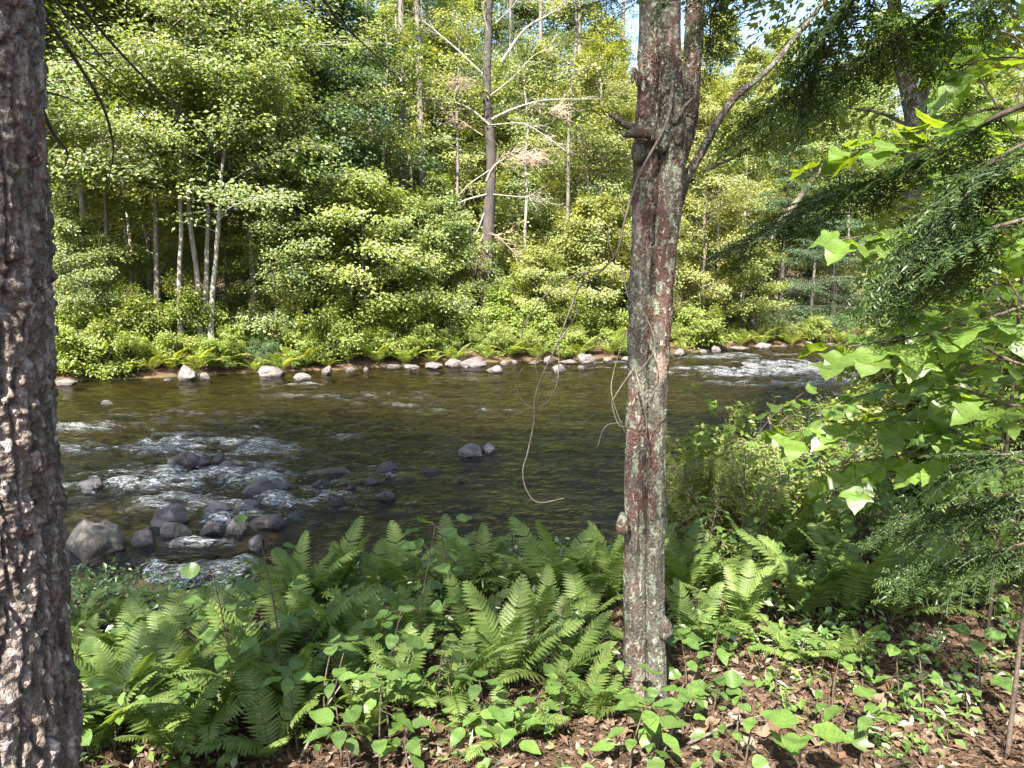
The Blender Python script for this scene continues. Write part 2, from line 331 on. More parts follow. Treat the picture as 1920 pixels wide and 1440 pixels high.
def ground_mat():
    m, nt, out, N, L = new_mat('forest_soil')
    geo = N('ShaderNodeNewGeometry'); sx = N('ShaderNodeSeparateXYZ'); L(geo.outputs['Position'], sx.inputs[0])
    n1 = N('ShaderNodeTexNoise', i_Scale=1.3, i_Detail=8.0, i_Roughness=0.7); L(geo.outputs['Position'], n1.inputs['Vector'])
    n2 = N('ShaderNodeTexNoise', i_Scale=38.0, i_Detail=5.0, i_Roughness=0.7); L(geo.outputs['Position'], n2.inputs['Vector'])
    soil = ramp(N, [(0.3, (0.025, 0.018, 0.012)), (0.5, (0.06, 0.038, 0.024)), (0.7, (0.12, 0.072, 0.045))]); L(n2.outputs['Fac'], soil.inputs[0])
    v = N('ShaderNodeTexVoronoi', i_Scale=5.5); L(geo.outputs['Position'], v.inputs['Vector'])
    bed = ramp(N, [(0.0, (0.025, 0.022, 0.012)), (0.5, (0.06, 0.048, 0.025)), (1.0, (0.12, 0.083, 0.042))])
    sc_ = N('ShaderNodeSeparateColor'); L(v.outputs['Color'], sc_.inputs[0])
    av = N('ShaderNodeMath', operation='MULTIPLY_ADD', i_1=0.55); L(sc_.outputs[0], av.inputs[0])
    hv = N('ShaderNodeMath', operation='MULTIPLY', i_1=0.55); L(n1.outputs['Fac'], hv.inputs[0]); L(hv.outputs[0], av.inputs[2]); L(av.outputs[0], bed.inputs[0])
    mr = N('ShaderNodeMapRange', i_1=0.0, i_2=0.08, i_3=0.0, i_4=1.0); L(sx.outputs['Z'], mr.inputs[0])
    mx = N('ShaderNodeMixRGB'); L(mr.outputs[0], mx.inputs[0]); L(bed.outputs[0], mx.inputs[1]); L(soil.outputs[0], mx.inputs[2])
    bs = N('ShaderNodeBsdfPrincipled', i_Roughness=0.9); bs.inputs['Specular IOR Level'].default_value = 0.15; L(mx.outputs[0], bs.inputs['Base Color'])
    bp = N('ShaderNodeBump', i_Strength=0.7, i_Distance=0.03); L(n2.outputs['Fac'], bp.inputs['Height']); L(bp.outputs[0], bs.inputs['Normal'])
    L(bs.outputs[0], out.inputs['Surface'])
    return m
def water_mat():
    m, nt, out, N, L = new_mat('river_water')
    geo = N('ShaderNodeNewGeometry')
    mp = N('ShaderNodeMapping'); mp.inputs['Rotation'].default_value = (0, 0, R(22)); mp.inputs['Scale'].default_value = (1.0, 2.4, 1.0); L(geo.outputs['Position'], mp.inputs['Vector'])
    n1 = N('ShaderNodeTexNoise', i_Scale=2.6, i_Detail=4.0, i_Roughness=0.6, i_Distortion=0.6); L(mp.outputs[0], n1.inputs['Vector'])
    n2 = N('ShaderNodeTexNoise', i_Scale=11.0, i_Detail=3.0, i_Roughness=0.6, i_Distortion=0.4); L(mp.outputs[0], n2.inputs['Vector'])
    n3 = N('ShaderNodeMath', operation='MULTIPLY_ADD', i_1=0.28); L(n2.outputs['Fac'], n3.inputs[0]); L(n1.outputs['Fac'], n3.inputs[2])
    zn = N('ShaderNodeAttribute', attribute_name='riffle'); zs = N('ShaderNodeMath', operation='MULTIPLY_ADD', i_1=0.9); L(zn.outputs['Fac'], zs.inputs[0])
    cp = N('ShaderNodeTexNoise', i_Scale=0.45, i_Detail=3.0, i_Distortion=0.8); L(mp.outputs[0], cp.inputs['Vector']); cm = N('ShaderNodeMapRange', i_1=0.35, i_2=0.65, i_3=0.28, i_4=0.95); L(cp.outputs['Fac'], cm.inputs[0]); L(cm.outputs[0], zs.inputs[2])
    hh = N('ShaderNodeMath', operation='MULTIPLY'); L(n3.outputs[0], hh.inputs[0]); L(zs.outputs[0], hh.inputs[1])
    bp = N('ShaderNodeBump', i_Strength=1.0, i_Distance=0.12); L(hh.outputs[0], bp.inputs['Height'])
    fr = N('ShaderNodeFresnel', i_IOR=1.333); L(bp.outputs[0], fr.inputs['Normal'])
    tr = N('ShaderNodeBsdfTransparent'); tr.inputs['Color'].default_value = (0.52, 0.51, 0.38, 1)
    gl = N('ShaderNodeBsdfGlossy', i_Roughness=0.04); L(bp.outputs[0], gl.inputs['Normal'])
    m1 = N('ShaderNodeMixShader'); L(fr.outputs[0], m1.inputs[0]); L(tr.outputs[0], m1.inputs[1]); L(gl.outputs[0], m1.inputs[2])
    fo = N('ShaderNodeAttribute', attribute_name='foam')
    n4 = N('ShaderNodeTexNoise', i_Scale=20.0, i_Detail=8.0, i_Roughness=0.8, i_Distortion=0.9); mp4 = N('ShaderNodeMapping'); mp4.inputs['Rotation'].default_value = (0, 0, R(22)); mp4.inputs['Scale'].default_value = (0.5, 1.7, 1.0); L(geo.outputs['Position'], mp4.inputs['Vector']); L(mp4.outputs[0], n4.inputs['Vector'])
    fc = N('ShaderNodeMapRange', i_1=0.25, i_2=0.75, i_3=-0.25, i_4=1.2); fc.clamp = False; L(n4.outputs['Fac'], fc.inputs[0])
    fa = N('ShaderNodeMath', operation='ADD'); L(fo.outputs['Fac'], fa.inputs[0]); L(fc.outputs[0], fa.inputs[1])
    fm = N('ShaderNodeMapRange', i_1=0.86, i_2=1.45, i_3=0.0, i_4=0.68); L(fa.outputs[0], fm.inputs[0])
    df = N('ShaderNodeBsdfDiffuse'); df.inputs['Color'].default_value = (0.66, 0.71, 0.74, 1); L(bp.outputs[0], df.inputs['Normal'])
    m2 = N('ShaderNodeMixShader'); L(fm.outputs[0], m2.inputs[0]); L(m1.outputs[0], m2.inputs[1]); L(df.outputs[0], m2.inputs[2])
    L(m2.outputs[0], out.inputs['Surface'])
    return m

# ------------------------------------------------------------------ ground and river
def grid(xs, ys):
    X, Y = np.meshgrid(xs, ys); nx, ny = len(xs), len(ys)
    i = np.arange(ny - 1)[:, None] * nx + np.arange(nx - 1)[None, :]
    Q = np.stack([i, i + 1, i + nx + 1, i + nx], -1).reshape(-1, 4)
    return X.ravel(), Y.ravel(), Q
u = np.linspace(-4.4, 4.4, 300); gx = 4.0 * np.sinh(u)
gy = np.concatenate([np.linspace(-60, -1, 30), np.linspace(-0.6, 9, 130), np.geomspace(9.2, 60, 120), np.geomspace(62, 260, 25)])
X, Y, Q = grid(gx, gy)
ground = struct('ground', mesh_np('ground', np.stack([X, Y, ground_z(X, Y)], 1), Q, ground_mat()))
ground['label'] = 'brown forest floor, river bed and both banks'

# riffles: (pixel of the photo, radius across, radius along, strength)
RIF = [(250, 865, 2.6, 1.1, 0.24), (420, 905, 1.8, 0.9, 0.24), (180, 930, 1.2, 0.7, 0.24), (520, 960, 0.9, 0.5, 0.24), (330, 940, 1.0, 0.4, 0.4), (640, 900, 1.2, 0.7, 0.22), (250, 830, 1.5, 0.55, 1.0), (390, 840, 1.3, 0.5, 0.9), (210, 800, 1.0, 0.5, 0.6), (360, 775, 2.5, 0.7, 0.45), (560, 800, 2.0, 0.6, 0.45), (120, 800, 1.5, 0.5, 0.5),
       (330, 900, 1.1, 0.4, 0.6), (540, 935, 0.45, 0.25, 1.0), (420, 900, 0.8, 0.3, 0.5), (260, 905, 0.9, 0.3, 0.5), (410, 975, 0.35, 0.2, 0.8), (380, 1018, 0.3, 0.15, 0.9),
       (300, 1075, 0.55, 0.22, 1.1), (250, 1100, 0.7, 0.25, 0.8), (400, 1060, 0.6, 0.2, 0.6), (150, 1085, 0.35, 0.2, 0.9), (470, 1055, 0.4, 0.14, 0.45),
       (1330, 670, 1.6, 0.8, 1.2), (1420, 665, 1.6, 0.8, 1.0), (1390, 700, 2.4, 0.8, 1.1), (1500, 680, 2.2, 1.0, 1.2), (1610, 690, 2.4, 1.2, 1.2), (1480, 720, 2.2, 0.6, 0.9), (1560, 745, 1.6, 0.6, 0.7), (1130, 680, 1.0, 0.3, 0.8), (1170, 690, 1.2, 0.3, 0.8),
       (1290, 655, 1.4, 0.7, 1.2), (1350, 690, 2.0, 0.5, 1.1), (1450, 700, 2.5, 0.8, 1.1), (1560, 715, 2.4, 0.7, 1.0), (1300, 700, 1.6, 0.5, 0.9), (1680, 700, 2.4, 1.0, 1.1), (640, 745, 2.6, 0.8, 0.4), (740, 760, 2.0, 0.6, 0.35), (580, 722, 1.4, 0.3, 0.55), (690, 740, 2.0, 0.5, 0.35), (900, 772, 1.6, 0.25, 0.4), (1130, 768, 0.35, 0.12, 0.7), (1560, 905, 0.5, 0.2, 0.5), (900, 720, 2.2, 0.7, 0.2), (620, 820, 0.5, 0.2, 0.5)]
wx = 6.0 * np.sinh(np.linspace(-2.7, 3.0, 480)); wy = np.geomspace(4.4, 75, 440)
X, Y, Q = grid(wx, wy)
zone = np.zeros_like(X)
for (px, py, ra, rb, st) in RIF:
    c = G(px, py, True); zone += st * np.exp(-(((X - c[0]) / ra) ** 2 + ((Y - c[1]) / rb) ** 2))
zone = np.clip(zone * 1.1 + 0.10 * np.exp(-((X + 4) / 4) ** 2 - ((Y - 11) / 4) ** 2) * 3 + 0.05, 0, 1.25)
ca, sa = math.cos(R(22)), math.sin(R(22)); U = X * ca - Y * sa; W = X * sa + Y * ca
wob = fbm(U * 1.1, W * 2.3, seed=31, oct=4); wob2 = fbm(U * 3.4, W * 6.0, seed=33, oct=3)
Zw = 0.010 * wob + 0.006 * wob2 + zone * (0.06 * wob + 0.042 * wob2)
lip = G(235, 1060, True)
drop = sstep(lip[1] + 0.32, lip[1] - 0.10, Y + 0.10 * noise3(X * 2, Y * 0, seed=41) + 0.25 * (X - lip[0]) * (X > lip[0])) * sstep(lip[0] + 2.2, lip[0] + 0.9, X)
Zw = Zw - 0.16 * drop
foam = np.clip(0.8 * zone * (0.24 + 0.4 * wob + 0.5 * wob2) + 0.12 * zone, -0.4, 0.5)
water = struct('river', mesh_np('river', np.stack([X, Y, Zw], 1), Q, water_mat(), True, {'foam': foam, 'riffle': zone}))
water['label'] = 'shallow brown river with white riffles'
# ------------------------------------------------------------------ trees of the far bank
def broad_tree(seed, h, base, r, n_limb, n_side, n_leaf, lsize, leafm, barkm, tr=0.12, lean=0.4, droop=0.0, shape='round', templ=LEAF_T, flat=0.12, up=1.0, spread=0.16, stems=1):
    g = np.random.default_rng(seed); wood = MB(); lv = MB()
    for s in range(stems):
        a0 = g.uniform(0, 6.28); ln = lean * g.uniform(0.3, 1.0) * (1 if stems == 1 else 2.4)
        nk = 9; t = np.linspace(0, 1, nk)
        hh = h * (1 if s == 0 else g.uniform(0.75, 0.98))
        path = np.stack([math.cos(a0) * ln * t ** 1.3 + 0.06 * g.normal(size=nk) * t + (0.18 * math.cos(a0) if stems > 1 else 0), math.sin(a0) * ln * t ** 1.3 + 0.06 * g.normal(size=nk) * t + (0.18 * math.sin(a0) if stems > 1 else 0), hh * t - 0.15], 1)
        rad = tr * (1 - 0.85 * t) + 0.012; rad[0] *= 1.35
        tube(wood, path, rad, 9, 30, lambda C, th, rr: rr * 0.10 * noise3(np.cos(th)[None, :] * 2 + C[:, 2:3] * 1.5, np.sin(th)[None, :] * 2 + C[:, 2:3] * 0.7, seed=seed))
        cen = spline(path, 60)
        nl_ = max(3, n_limb // stems)
        for i in range(nl_):
            f = base / h + (1 - base / h) * ((i + g.uniform(0.1, 0.9)) / nl_)
            k = min(59, int(f * 59)); o = cen[k]; c = (f - base / h) / (1 - base / h)
            if shape == 'round': L_ = r * (0.55 + 0.75 * math.sin(math.pi * min(1, 0.18 + c * 0.82)) ** 0.8) * (1.05 - 0.45 * c) * g.uniform(0.7, 1.15)
            elif shape == 'cone': L_ = r * (1.08 - c) ** 0.8 * g.uniform(0.75, 1.15)
            else: L_ = r * g.uniform(0.6, 1.1) * (1 - 0.35 * abs(c - 0.5))
            az = i * 2.4 + g.uniform(-0.5, 0.5) + s * 2.1
            el = R(28 + 32 * c + g.uniform(-26, 26)) - droop
            d = np.array([math.cos(az) * math.cos(el), math.sin(az) * math.cos(el), math.sin(el)])
            q = np.linspace(0, 1, 5)[:, None]
            sag = np.array([0, 0, -1.0]) * (0.30 + droop * 0.3) * L_ * q ** 2 * 0.7
            lp = o + d * L_ * q + sag + 0.05 * L_ * g.normal(size=(5, 3)) * q
            lr = tr * 0.30 * (1 - 0.6 * f)
            tube(wood, lp, np.linspace(lr, 0.006, 5), 5, 8, cap=False)
            lc = spline(lp, 24)
            for j in range(n_side):
                e = 0.22 + 0.78 * (j + g.uniform(0, 1)) / n_side; m = min(23, int(e * 23))
                so = lc[m]; hd = nrm(np.array([d[0], d[1], 0.12 - droop * 0.35]))
                sd = np.array([-hd[1], hd[0], 0.0]) * (1 if j % 2 else -1)
                dd = nrm(hd * g.uniform(0.35, 1.1) + sd * g.uniform(0.4, 1.0) + np.array([0, 0, g.uniform(-0.15, 0.25) - droop * 0.3]))
                sl = L_ * 0.42 * (1.15 - 0.55 * e) * g.uniform(0.7, 1.3) + 0.15
                tube(wood, np.array([so, so + dd * sl * 0.55 + [0, 0, 0.02], so + dd * sl + [0, 0, -0.05 * sl]]), [0.010, 0.006, 0.003], 3, cap=False)
                nlf = max(4, int(n_leaf * g.uniform(0.6, 1.4)))
                uu = g.uniform(0.1, 1.08, nlf)[:, None]
                sp = nrm(np.cross(dd, [0, 0, 1.0]))
                pos = so + dd * sl * uu + sp * g.normal(0, spread, nlf)[:, None] * (0.5 + sl) + np.array([0, 0, 1.0]) * g.normal(0, flat, nlf)[:, None] - np.array([0, 0, 0.10]) * sl * uu ** 2
                nn = np.stack([g.normal(0, 0.55, nlf), g.normal(0, 0.55, nlf), np.full(nlf, up)], 1) + hd * 0.7
                dr = np.tile(dd, (nlf, 1)) + g.normal(0, 0.7, (nlf, 3)) + np.array([0, 0, -0.25])
                leaves(lv, pos, lsize * g.uniform(0.65, 1.3, nlf), nn, dr, np.clip(g.normal(0.42, 0.2, nlf) + g.normal(0, 0.10), 0, 1), templ)
    return wood.mesh('tree_wood', barkm), lv.mesh('tree_leaves', leafm, False)
def pine_tall(seed, h, base, bark, leafm, n_limb=22, r=2.2, dens=36, tr=0.17, stubs=14):
    g = np.random.default_rng(seed); wood = MB(); lv = MB()
    t = np.linspace(0, 1, 8); path = np.stack([0.25 * g.normal() * t, 0.25 * g.normal() * t, h * t - 0.15], 1)
    tube(wood, path, tr * (1 - 0.8 * t) + 0.02, 9, 30); cen = spline(path, 60)
    for i in range(stubs):
        f = g.uniform(0.15, base / h); o = cen[int(f * 59)]; az = g.uniform(0, 6.28); L_ = g.uniform(0.4, 1.6)
        e = o + np.array([math.cos(az), math.sin(az), g.uniform(-0.1, 0.3)]) * L_
        tube(wood, np.array([o, (o + e) / 2 + [0, 0, 0.06], e]), [0.02, 0.013, 0.004], 4, 5, cap=False)
    for i in range(n_limb):
        c = (i + 0.5) / n_limb; f = base / h + (1 - base / h) * c; o = cen[min(59, int(f * 59))]; az = i * 2.4 + g.uniform(-0.4, 0.4)
        L_ = r * (1.1 - c) ** 0.6 * g.uniform(0.6, 1.2); el = R(g.uniform(5, 30)); d = np.array([math.cos(az) * math.cos(el), math.sin(az) * math.cos(el), math.sin(el)])
        tube(wood, np.array([o, o + d * L_ * 0.5, o + d * L_ + [0, 0, 0.1]]), [0.03, 0.018, 0.006], 4, 6, cap=False)
        n = int(dens * L_); uu = g.uniform(0.25, 1.05, n)[:, None]; sp = np.array([-d[1], d[0], 0])
        tip = o + d * L_ * uu + sp * g.normal(0, 0.22 * L_, n)[:, None] + g.normal(0, 0.07, (n, 3))
        for q in range(7):
            leaves(lv, tip, g.uniform(0.10, 0.18, n), g.normal(size=(n, 3)), g.normal(0, 0.7, (n, 3)) + d + [0, 0, 0.3], np.clip(g.normal(0.4, 0.2, n), 0, 1), LEAF_N)
    return wood.mesh('tree_wood', bark), lv.mesh('tree_leaves', leafm, False)

PROTO = {
    'maple_a': broad_tree(101, 13.5, 2.2, 3.9, 48, 18, 56, 0.135, M_MAPLE, M_FPALE, 0.13),
    'maple_d': broad_tree(111, 14.0, 5.2, 3.9, 46, 18, 56, 0.135, M_MAPLE, M_FPALE, 0.12),
    'maple_b': broad_tree(102, 15.5, 3.0, 3.5, 48, 17, 56, 0.135, M_LIME, M_FPALE, 0.12),
    'maple_c': broad_tree(103, 11.0, 5.0, 3.6, 45, 17, 52, 0.135, M_MAPLE, M_FPALE, 0.085, 0.9, stems=3),
    'dark_a': broad_tree(104, 15.0, 2.0, 3.4, 48, 17, 54, 0.135, M_DARK, M_FDARK, 0.14),
    'young_a': broad_tree(105, 5.6, 0.7, 2.4, 30, 14, 40, 0.13, M_LIME, M_FBARK, 0.045, 0.5),
    'young_b': broad_tree(106, 7.2, 0.9, 2.4, 34, 14, 38, 0.13, M_MAPLE, M_FBARK, 0.055, 0.6),
    'lime_a': broad_tree(107, 12.5, 1.2, 3.0, 48, 16, 52, 0.125, M_LIME, M_FBARK, 0.10),
    'hem_a': broad_tree(108, 13.0, 0.5, 3.6, 56, 16, 44, 0.11, M_HEMF, M_FDARK, 0.13, 0.1, droop=0.45, shape='cone', templ=LEAF_L, flat=0.03, spread=0.20),
    'slim_a': broad_tree(112, 11.5, 6.5, 1.7, 14, 9, 26, 0.13, M_MAPLE, M_FPALE, 0.075, 0.9),
    'slim_b': broad_tree(113, 12.5, 7.0, 1.8, 14, 9, 26, 0.13, M_LIME, M_FBARK, 0.09, 1.2),
    'pine_a': pine_tall(109, 21, 11.5, M_FBARK, M_PINEN),
    'pine_b': pine_tall(110, 24, 14.0, M_FBARK, M_PINEN, 20, 2.0, 30, 0.20),
}
SHRUB = {
    's1': broad_tree(201, 2.0, 0.15, 1.15, 20, 10, 34, 0.11, M_SHRUB, M_FBARK, 0.018, 0.5, shape='any', stems=4, flat=0.12),
    's2': broad_tree(202, 1.5, 0.1, 1.1, 20, 10, 34, 0.12, M_SHRUB, M_FBARK, 0.016, 0.5, shape='any', stems=4, flat=0.12, droop=0.2),
    's3': broad_tree(203, 2.6, 0.2, 1.2, 20, 9, 26, 0.12, M_LIME, M_FBARK, 0.02, 0.6, shape='any', stems=4, templ=LEAF_L),
    's4': broad_tree(204, 1.9, 0.1, 1.2, 18, 9, 26, 0.11, M_DARK, M_FBARK, 0.02, 0.5, shape='any', stems=4),
}
def far_spot(px, back):
    y = 25.0
    for _ in range(30):
        x = (px - 960) / FPX * (y * math.cos(PITCH) + 0.25)
        y = 0.5 * y + 0.5 * (float(far_shore(np.array([x]))[0]) + back)
    return x, y
def put_tree(proto, name, label, cat, px, back, scale=1.0, rot=None, group=None, sz=1.0, P_=None):
    x, y = far_spot(px, back); wood, lv = (P_ or PROTO)[proto]
    o = thing(name, label, cat, (x, y, gz(x, y)), random.uniform(0, 6.28) if rot is None else rot, group, (scale, scale, scale * sz))
    link('trunk' if P_ is None else 'stem', wood, o); link('crown' if P_ is None else 'foliage', lv, o)
    return o
GF = 'trees of the front row on the far bank'
FRONT = [  # proto, pixel x, metres behind the far waterline, scale, name, label
    ('maple_d', 60, 2.5, 1.0, 'maple_tree', 'tall bright maple on the far bank, mostly hidden behind the furrowed pine trunk'),
    ('maple_d', 170, 3.2, 0.95, 'maple_tree', 'broad bright green maple on far bank just right of the furrowed pine trunk'),
    ('lime_a', 290, 5.0, 1.0, 'birch_tree', 'tall yellow green tree rising behind the pale slanting stems on far bank'),
    ('maple_c', 385, 1.6, 1.0, 'maple_tree', 'many-stemmed maple with pale slanting bare stems at the far waterline'),
    ('maple_d', 480, 4.2, 1.0, 'maple_tree', 'full yellow green maple crown spreading right of the pale slanting stems'),
    ('dark_a', 625, 5.2, 1.0, 'oak_tree', 'dark green leafy oak with black trunk left of the two bare pine poles'),
    ('young_a', 690, 1.8, 1.0, 'young_maple', 'rounded pale green young maple leaning over the shore below the dark oak'),
    ('young_b', 560, 2.2, 0.8, 'young_maple', 'layered young maple between the pale slanting stems and the rounded pale one'),
    ('young_a', 1010, 2.0, 0.62, 'young_maple', 'small bright young maple at the foot of the dead-limbed pine'),
    ('maple_b', 1130, 7.0, 0.80, 'maple_tree', 'yellow tinged maple seen just left of the twin-stemmed near tree'),
    ('lime_a', 1315, 1.6, 0.8, 'willow_tree', 'bushy lime green willow over the shore right of the twin-stemmed near tree'),
    ('hem_a', 1462, 2.4, 0.8, 'hemlock_tree', 'dark shady hemlock by the far rapids right of the lime green willow'),
    ('hem_a', 1560, 3.4, 0.85, 'hemlock_tree', 'dark hemlock left of the forked tree across the rapids'),
    ('maple_a', 1560, 9.0, 1.05, 'maple_tree', 'large blue green maple rising over the dark hemlocks across the rapids'),
    ('maple_b', 1390, 8.0, 0.9, 'maple_tree', 'tall maple rising behind the lime green willow'),
    ('maple_a', 1760, 5.0, 1.0, 'maple_tree', 'full maple at the far river bend behind the right-hand saplings'),
    ('lime_a', 1880, 6.0, 1.1, 'birch_tree', 'tall light green birch at the far river bend near the right picture edge'),
    ('young_b', 820, 3.0, 0.8, 'young_maple', 'layered young maple just left of the dead-limbed pine'),
    ('young_b', 150, 1.6, 0.6, 'young_maple', 'small young maple at the far waterline beside the furrowed pine trunk'),
    ('young_a', 1385, 1.2, 0.8, 'young_maple', 'bright bushy young maple overhanging the head of the far rapids'),
    ('young_b', 1660, 3.0, 0.9, 'young_maple', 'layered young maple across the rapids behind the forked tree'),
    ('young_a', 760, 3.6, 0.9, 'young_maple', 'young maple below the two bare pine poles'),
    ('young_a', 900, 6.0, 1.1, 'young_maple', 'bright young maple right behind the dead-limbed pine trunk'),
    ('young_a', 1090, 3.2, 0.95, 'young_maple', 'bright young maple below the yellow tinged maple'),
    ('young_b', 1210, 3.0, 0.75, 'young_maple', 'young maple half hidden behind the twin-stemmed near tree'),
]
for i, (pr, px, bk, sc, nm, lb) in enumerate(FRONT):
    put_tree(pr, nm, lb, nm.replace('_', ' '), px, bk, sc, None, GF)
# dead-limbed pine in the middle
def dead_pine():
    x, y = far_spot(918, 3.2); z = gz(x, y); b = np.array([x, y, z]); g = np.random.default_rng(55)
    o = thing('dead_pine', 'tall pine with bare grey dead limbs in the middle of the far bank', 'pine tree', b)
    mb = MB(); k = 8; t = np.linspace(0, 1, k)
    tube(mb, np.stack([0.05 * g.normal(size=k), 0.05 * g.normal(size=k), 17 * t - 0.2], 1), 0.27 * (1 - 0.7 * t), 12, 40, lambda C, th, rr: rr * 0.12 * noise3(np.cos(th)[None, :] * 3 + C[:, 2:3] * 2, np.sin(th)[None, :] * 3, seed=3))
    link('trunk', mb.mesh('dead_pine_trunk', M_FDARK), o)
    def pp(px, py): return P(px, py, y) - b
    LIMBS = [[(922, 225), (960, 207), (1020, 190), (1110, 188)], [(918, 235), (880, 205), (840, 192), (780, 185)], [(905, 140), (860, 95), (815, 55), (790, 32)], [(940, 118), (985, 60), (1040, 30), (1065, 0)],
             [(922, 235), (980, 235), (1030, 265), (1060, 290)], [(912, 365), (870, 378), (830, 400), (795, 425)], [(912, 340), (925, 315), (945, 300), (960, 292)], [(908, 400), (890, 440), (850, 455), (820, 468)],
             [(915, 60), (905, 20), (903, -20)], [(918, 320), (880, 345), (850, 372), (800, 385)], [(925, 365), (985, 370), (1000, 366), (1040, 384)], [(912, 460), (925, 440), (960, 470), (985, 500)], [(910, 430), (898, 465), (890, 500), (865, 530)], [(905, 255), (870, 235), (850, 225)],
             [(930, 45), (960, 20), (985, -15)], [(920, 180), (960, 150), (1000, 110), (1030, 100)]]
    for q, L_ in enumerate(LIMBS):
        mb = MB(); n = len(L_); dep = g.uniform(-0.9, 0.3)
        pts = np.array([pp(*a) for a in L_]); pts[:, 1] += np.linspace(-0.1, dep, n)
        r0 = 0.8 * np.array([0.075, 0.06, 0.055, 0.075, 0.03, 0.05, 0.05, 0.04, 0.05, 0.035, 0.03, 0.035, 0.045, 0.03, 0.04, 0.035])[q]
        tube(mb, pts, np.linspace(r0, 0.010, n), 7, 24)
        c = spline(pts, 40); dr = nrm(c[-1] - c[0])
        for s in range(16):
            m = g.integers(12, 40); L2 = g.uniform(0.3, 0.9); d2 = nrm(dr + g.normal(0, 0.6, 3) + [0, -0.1, -0.1])
            e = c[m] + d2 * L2; tube(mb, np.array([c[m], c[m] + d2 * L2 * 0.5 + g.normal(0, 0.04, 3), e]), [0.010, 0.007, 0.003], 3, 5, cap=False)
            for w in range(3):
                st = c[m] + d2 * L2 * g.uniform(0.3, 1); tube(mb, np.array([st, st + nrm(d2 + g.normal(0, 0.7, 3)) * g.uniform(0.15, 0.4)]), [0.006, 0.002], 3, cap=False)
        link('limb', mb.mesh('dead_limb', M_DEADT if q in (6, 11, 12, 13) else M_FPALE), o)
    # tangles of broken, sunlit dead twigs
    for (cx, cy, w, h, n, dirv) in ((985, 302, 0.75, 0.28, 210, (1, 0, -0.15)), (900, 490, 0.40, 0.5, 170, (0.1, 0, -1)), (1045, 215, 0.6, 0.25, 90, (1, 0, -0.2)), (870, 165, 0.7, 0.25, 80, (-1, 0, 0.1))):
        mb = MB(); c0 = pp(cx, cy) + [0, -0.6, 0]
        for s in range(n):
            st = c0 + g.normal(0, 1, 3) * [w * 0.4, 0.2, h * 0.4]; d2 = nrm(np.array(dirv) + g.normal(0, 0.65, 3)); L2 = g.uniform(0.2, 0.6)
            tube(mb, np.array([st, st + d2 * L2 * 0.5 + g.normal(0, 0.05, 3), st + d2 * L2]), [0.009, 0.007, 0.003], 3, cap=False)
        link('twig_tangle', mb.mesh('twig_tangle', M_DEADT), o)
    mb = MB()      # the living needle tufts near the top
    for s in range(60):
        c0 = np.array([g.normal(0, 1.0), g.normal(0, 0.9), g.uniform(8.5, 16)]); n = 60
        leaves(mb, c0 + g.normal(0, 0.22, (n, 3)) * [1, 1, 0.4], g.uniform(0.10, 0.2, n), g.normal(size=(n, 3)), g.normal(size=(n, 3)) + [0, 0, 0.4], np.clip(g.normal(0.5, 0.25, n), 0, 1), LEAF_N)
    link('crown', mb.mesh('pine_tufts', M_PINEN, False), o)
dead_pine()
# tall bare pine poles and a leaning trunk behind
for px, bk, pr, sc, lb in ((762, 9, 'pine_b', 1.0, 'tall bare pine pole against the sky, left of a pair'), (800, 11, 'pine_a', 1.1, 'tall bare pine pole against the sky, right of a pair'),
                           (1010, 15, 'pine_b', 0.95, 'thin far pine behind the right limbs of the dead-limbed pine'), (1085, 13, 'pine_a', 1.0, 'grey far pine behind the yellow tinged maple'),
                           (705, 12, 'pine_a', 1.0, 'far pine half hidden behind the dark oak'), (860, 18, 'pine_b', 0.9, 'faint far pine just left of the dead-limbed pine trunk'),
                           (1160, 18, 'pine_b', 1.0, 'far pine just left of the twin-stemmed near tree'), (960, 20, 'pine_a', 1.0, 'faint far pine just right of the dead-limbed pine trunk')):
    put_tree(pr, 'pine_tree', lb, 'pine tree', px, bk, sc, None, 'tall pines behind the far bank')
for px, bk, pr, sc, lb in ((1000, 15, 'lime_a', 1.1, 'light leafy birch behind the right limbs of the dead-limbed pine'), (1120, 17, 'maple_b', 1.05, 'leafy maple far behind the yellow tinged maple'), (850, 17, 'maple_b', 0.95, 'leafy maple far behind the two bare pine poles'), (740, 14, 'lime_a', 1.2, 'light leafy birch between the dark oak and the bare pine poles'), (1260, 14, 'lime_a', 1.2, 'tall light birch directly behind the twin-stemmed near tree'), (940, 24, 'maple_a', 1.5, 'large maple deep behind the dead-limbed pine'), (1070, 26, 'dark_a', 1.5, 'dark oak deep behind the yellow tinged maple'), (800, 26, 'maple_a', 1.5, 'large maple deep behind the two bare pine poles'), (1440, 20, 'lime_a', 1.5, 'tall birch high behind the dark hemlock'), (1620, 22, 'maple_b', 1.4, 'tall maple high behind the forked tree'), (1820, 16, 'maple_a', 1.3, 'large maple high behind the right edge saplings'), (1340, 18, 'maple_b', 1.2, 'tall maple far behind the lime green willow')):
    put_tree(pr, [w + '_tree' for w in ('birch', 'oak', 'maple') if f' {w} ' in lb][0], lb, [w + ' tree' for w in ('birch', 'oak', 'maple') if f' {w} ' in lb][0], px, bk, sc, None, 'leafy trees behind the dead-limbed pine')
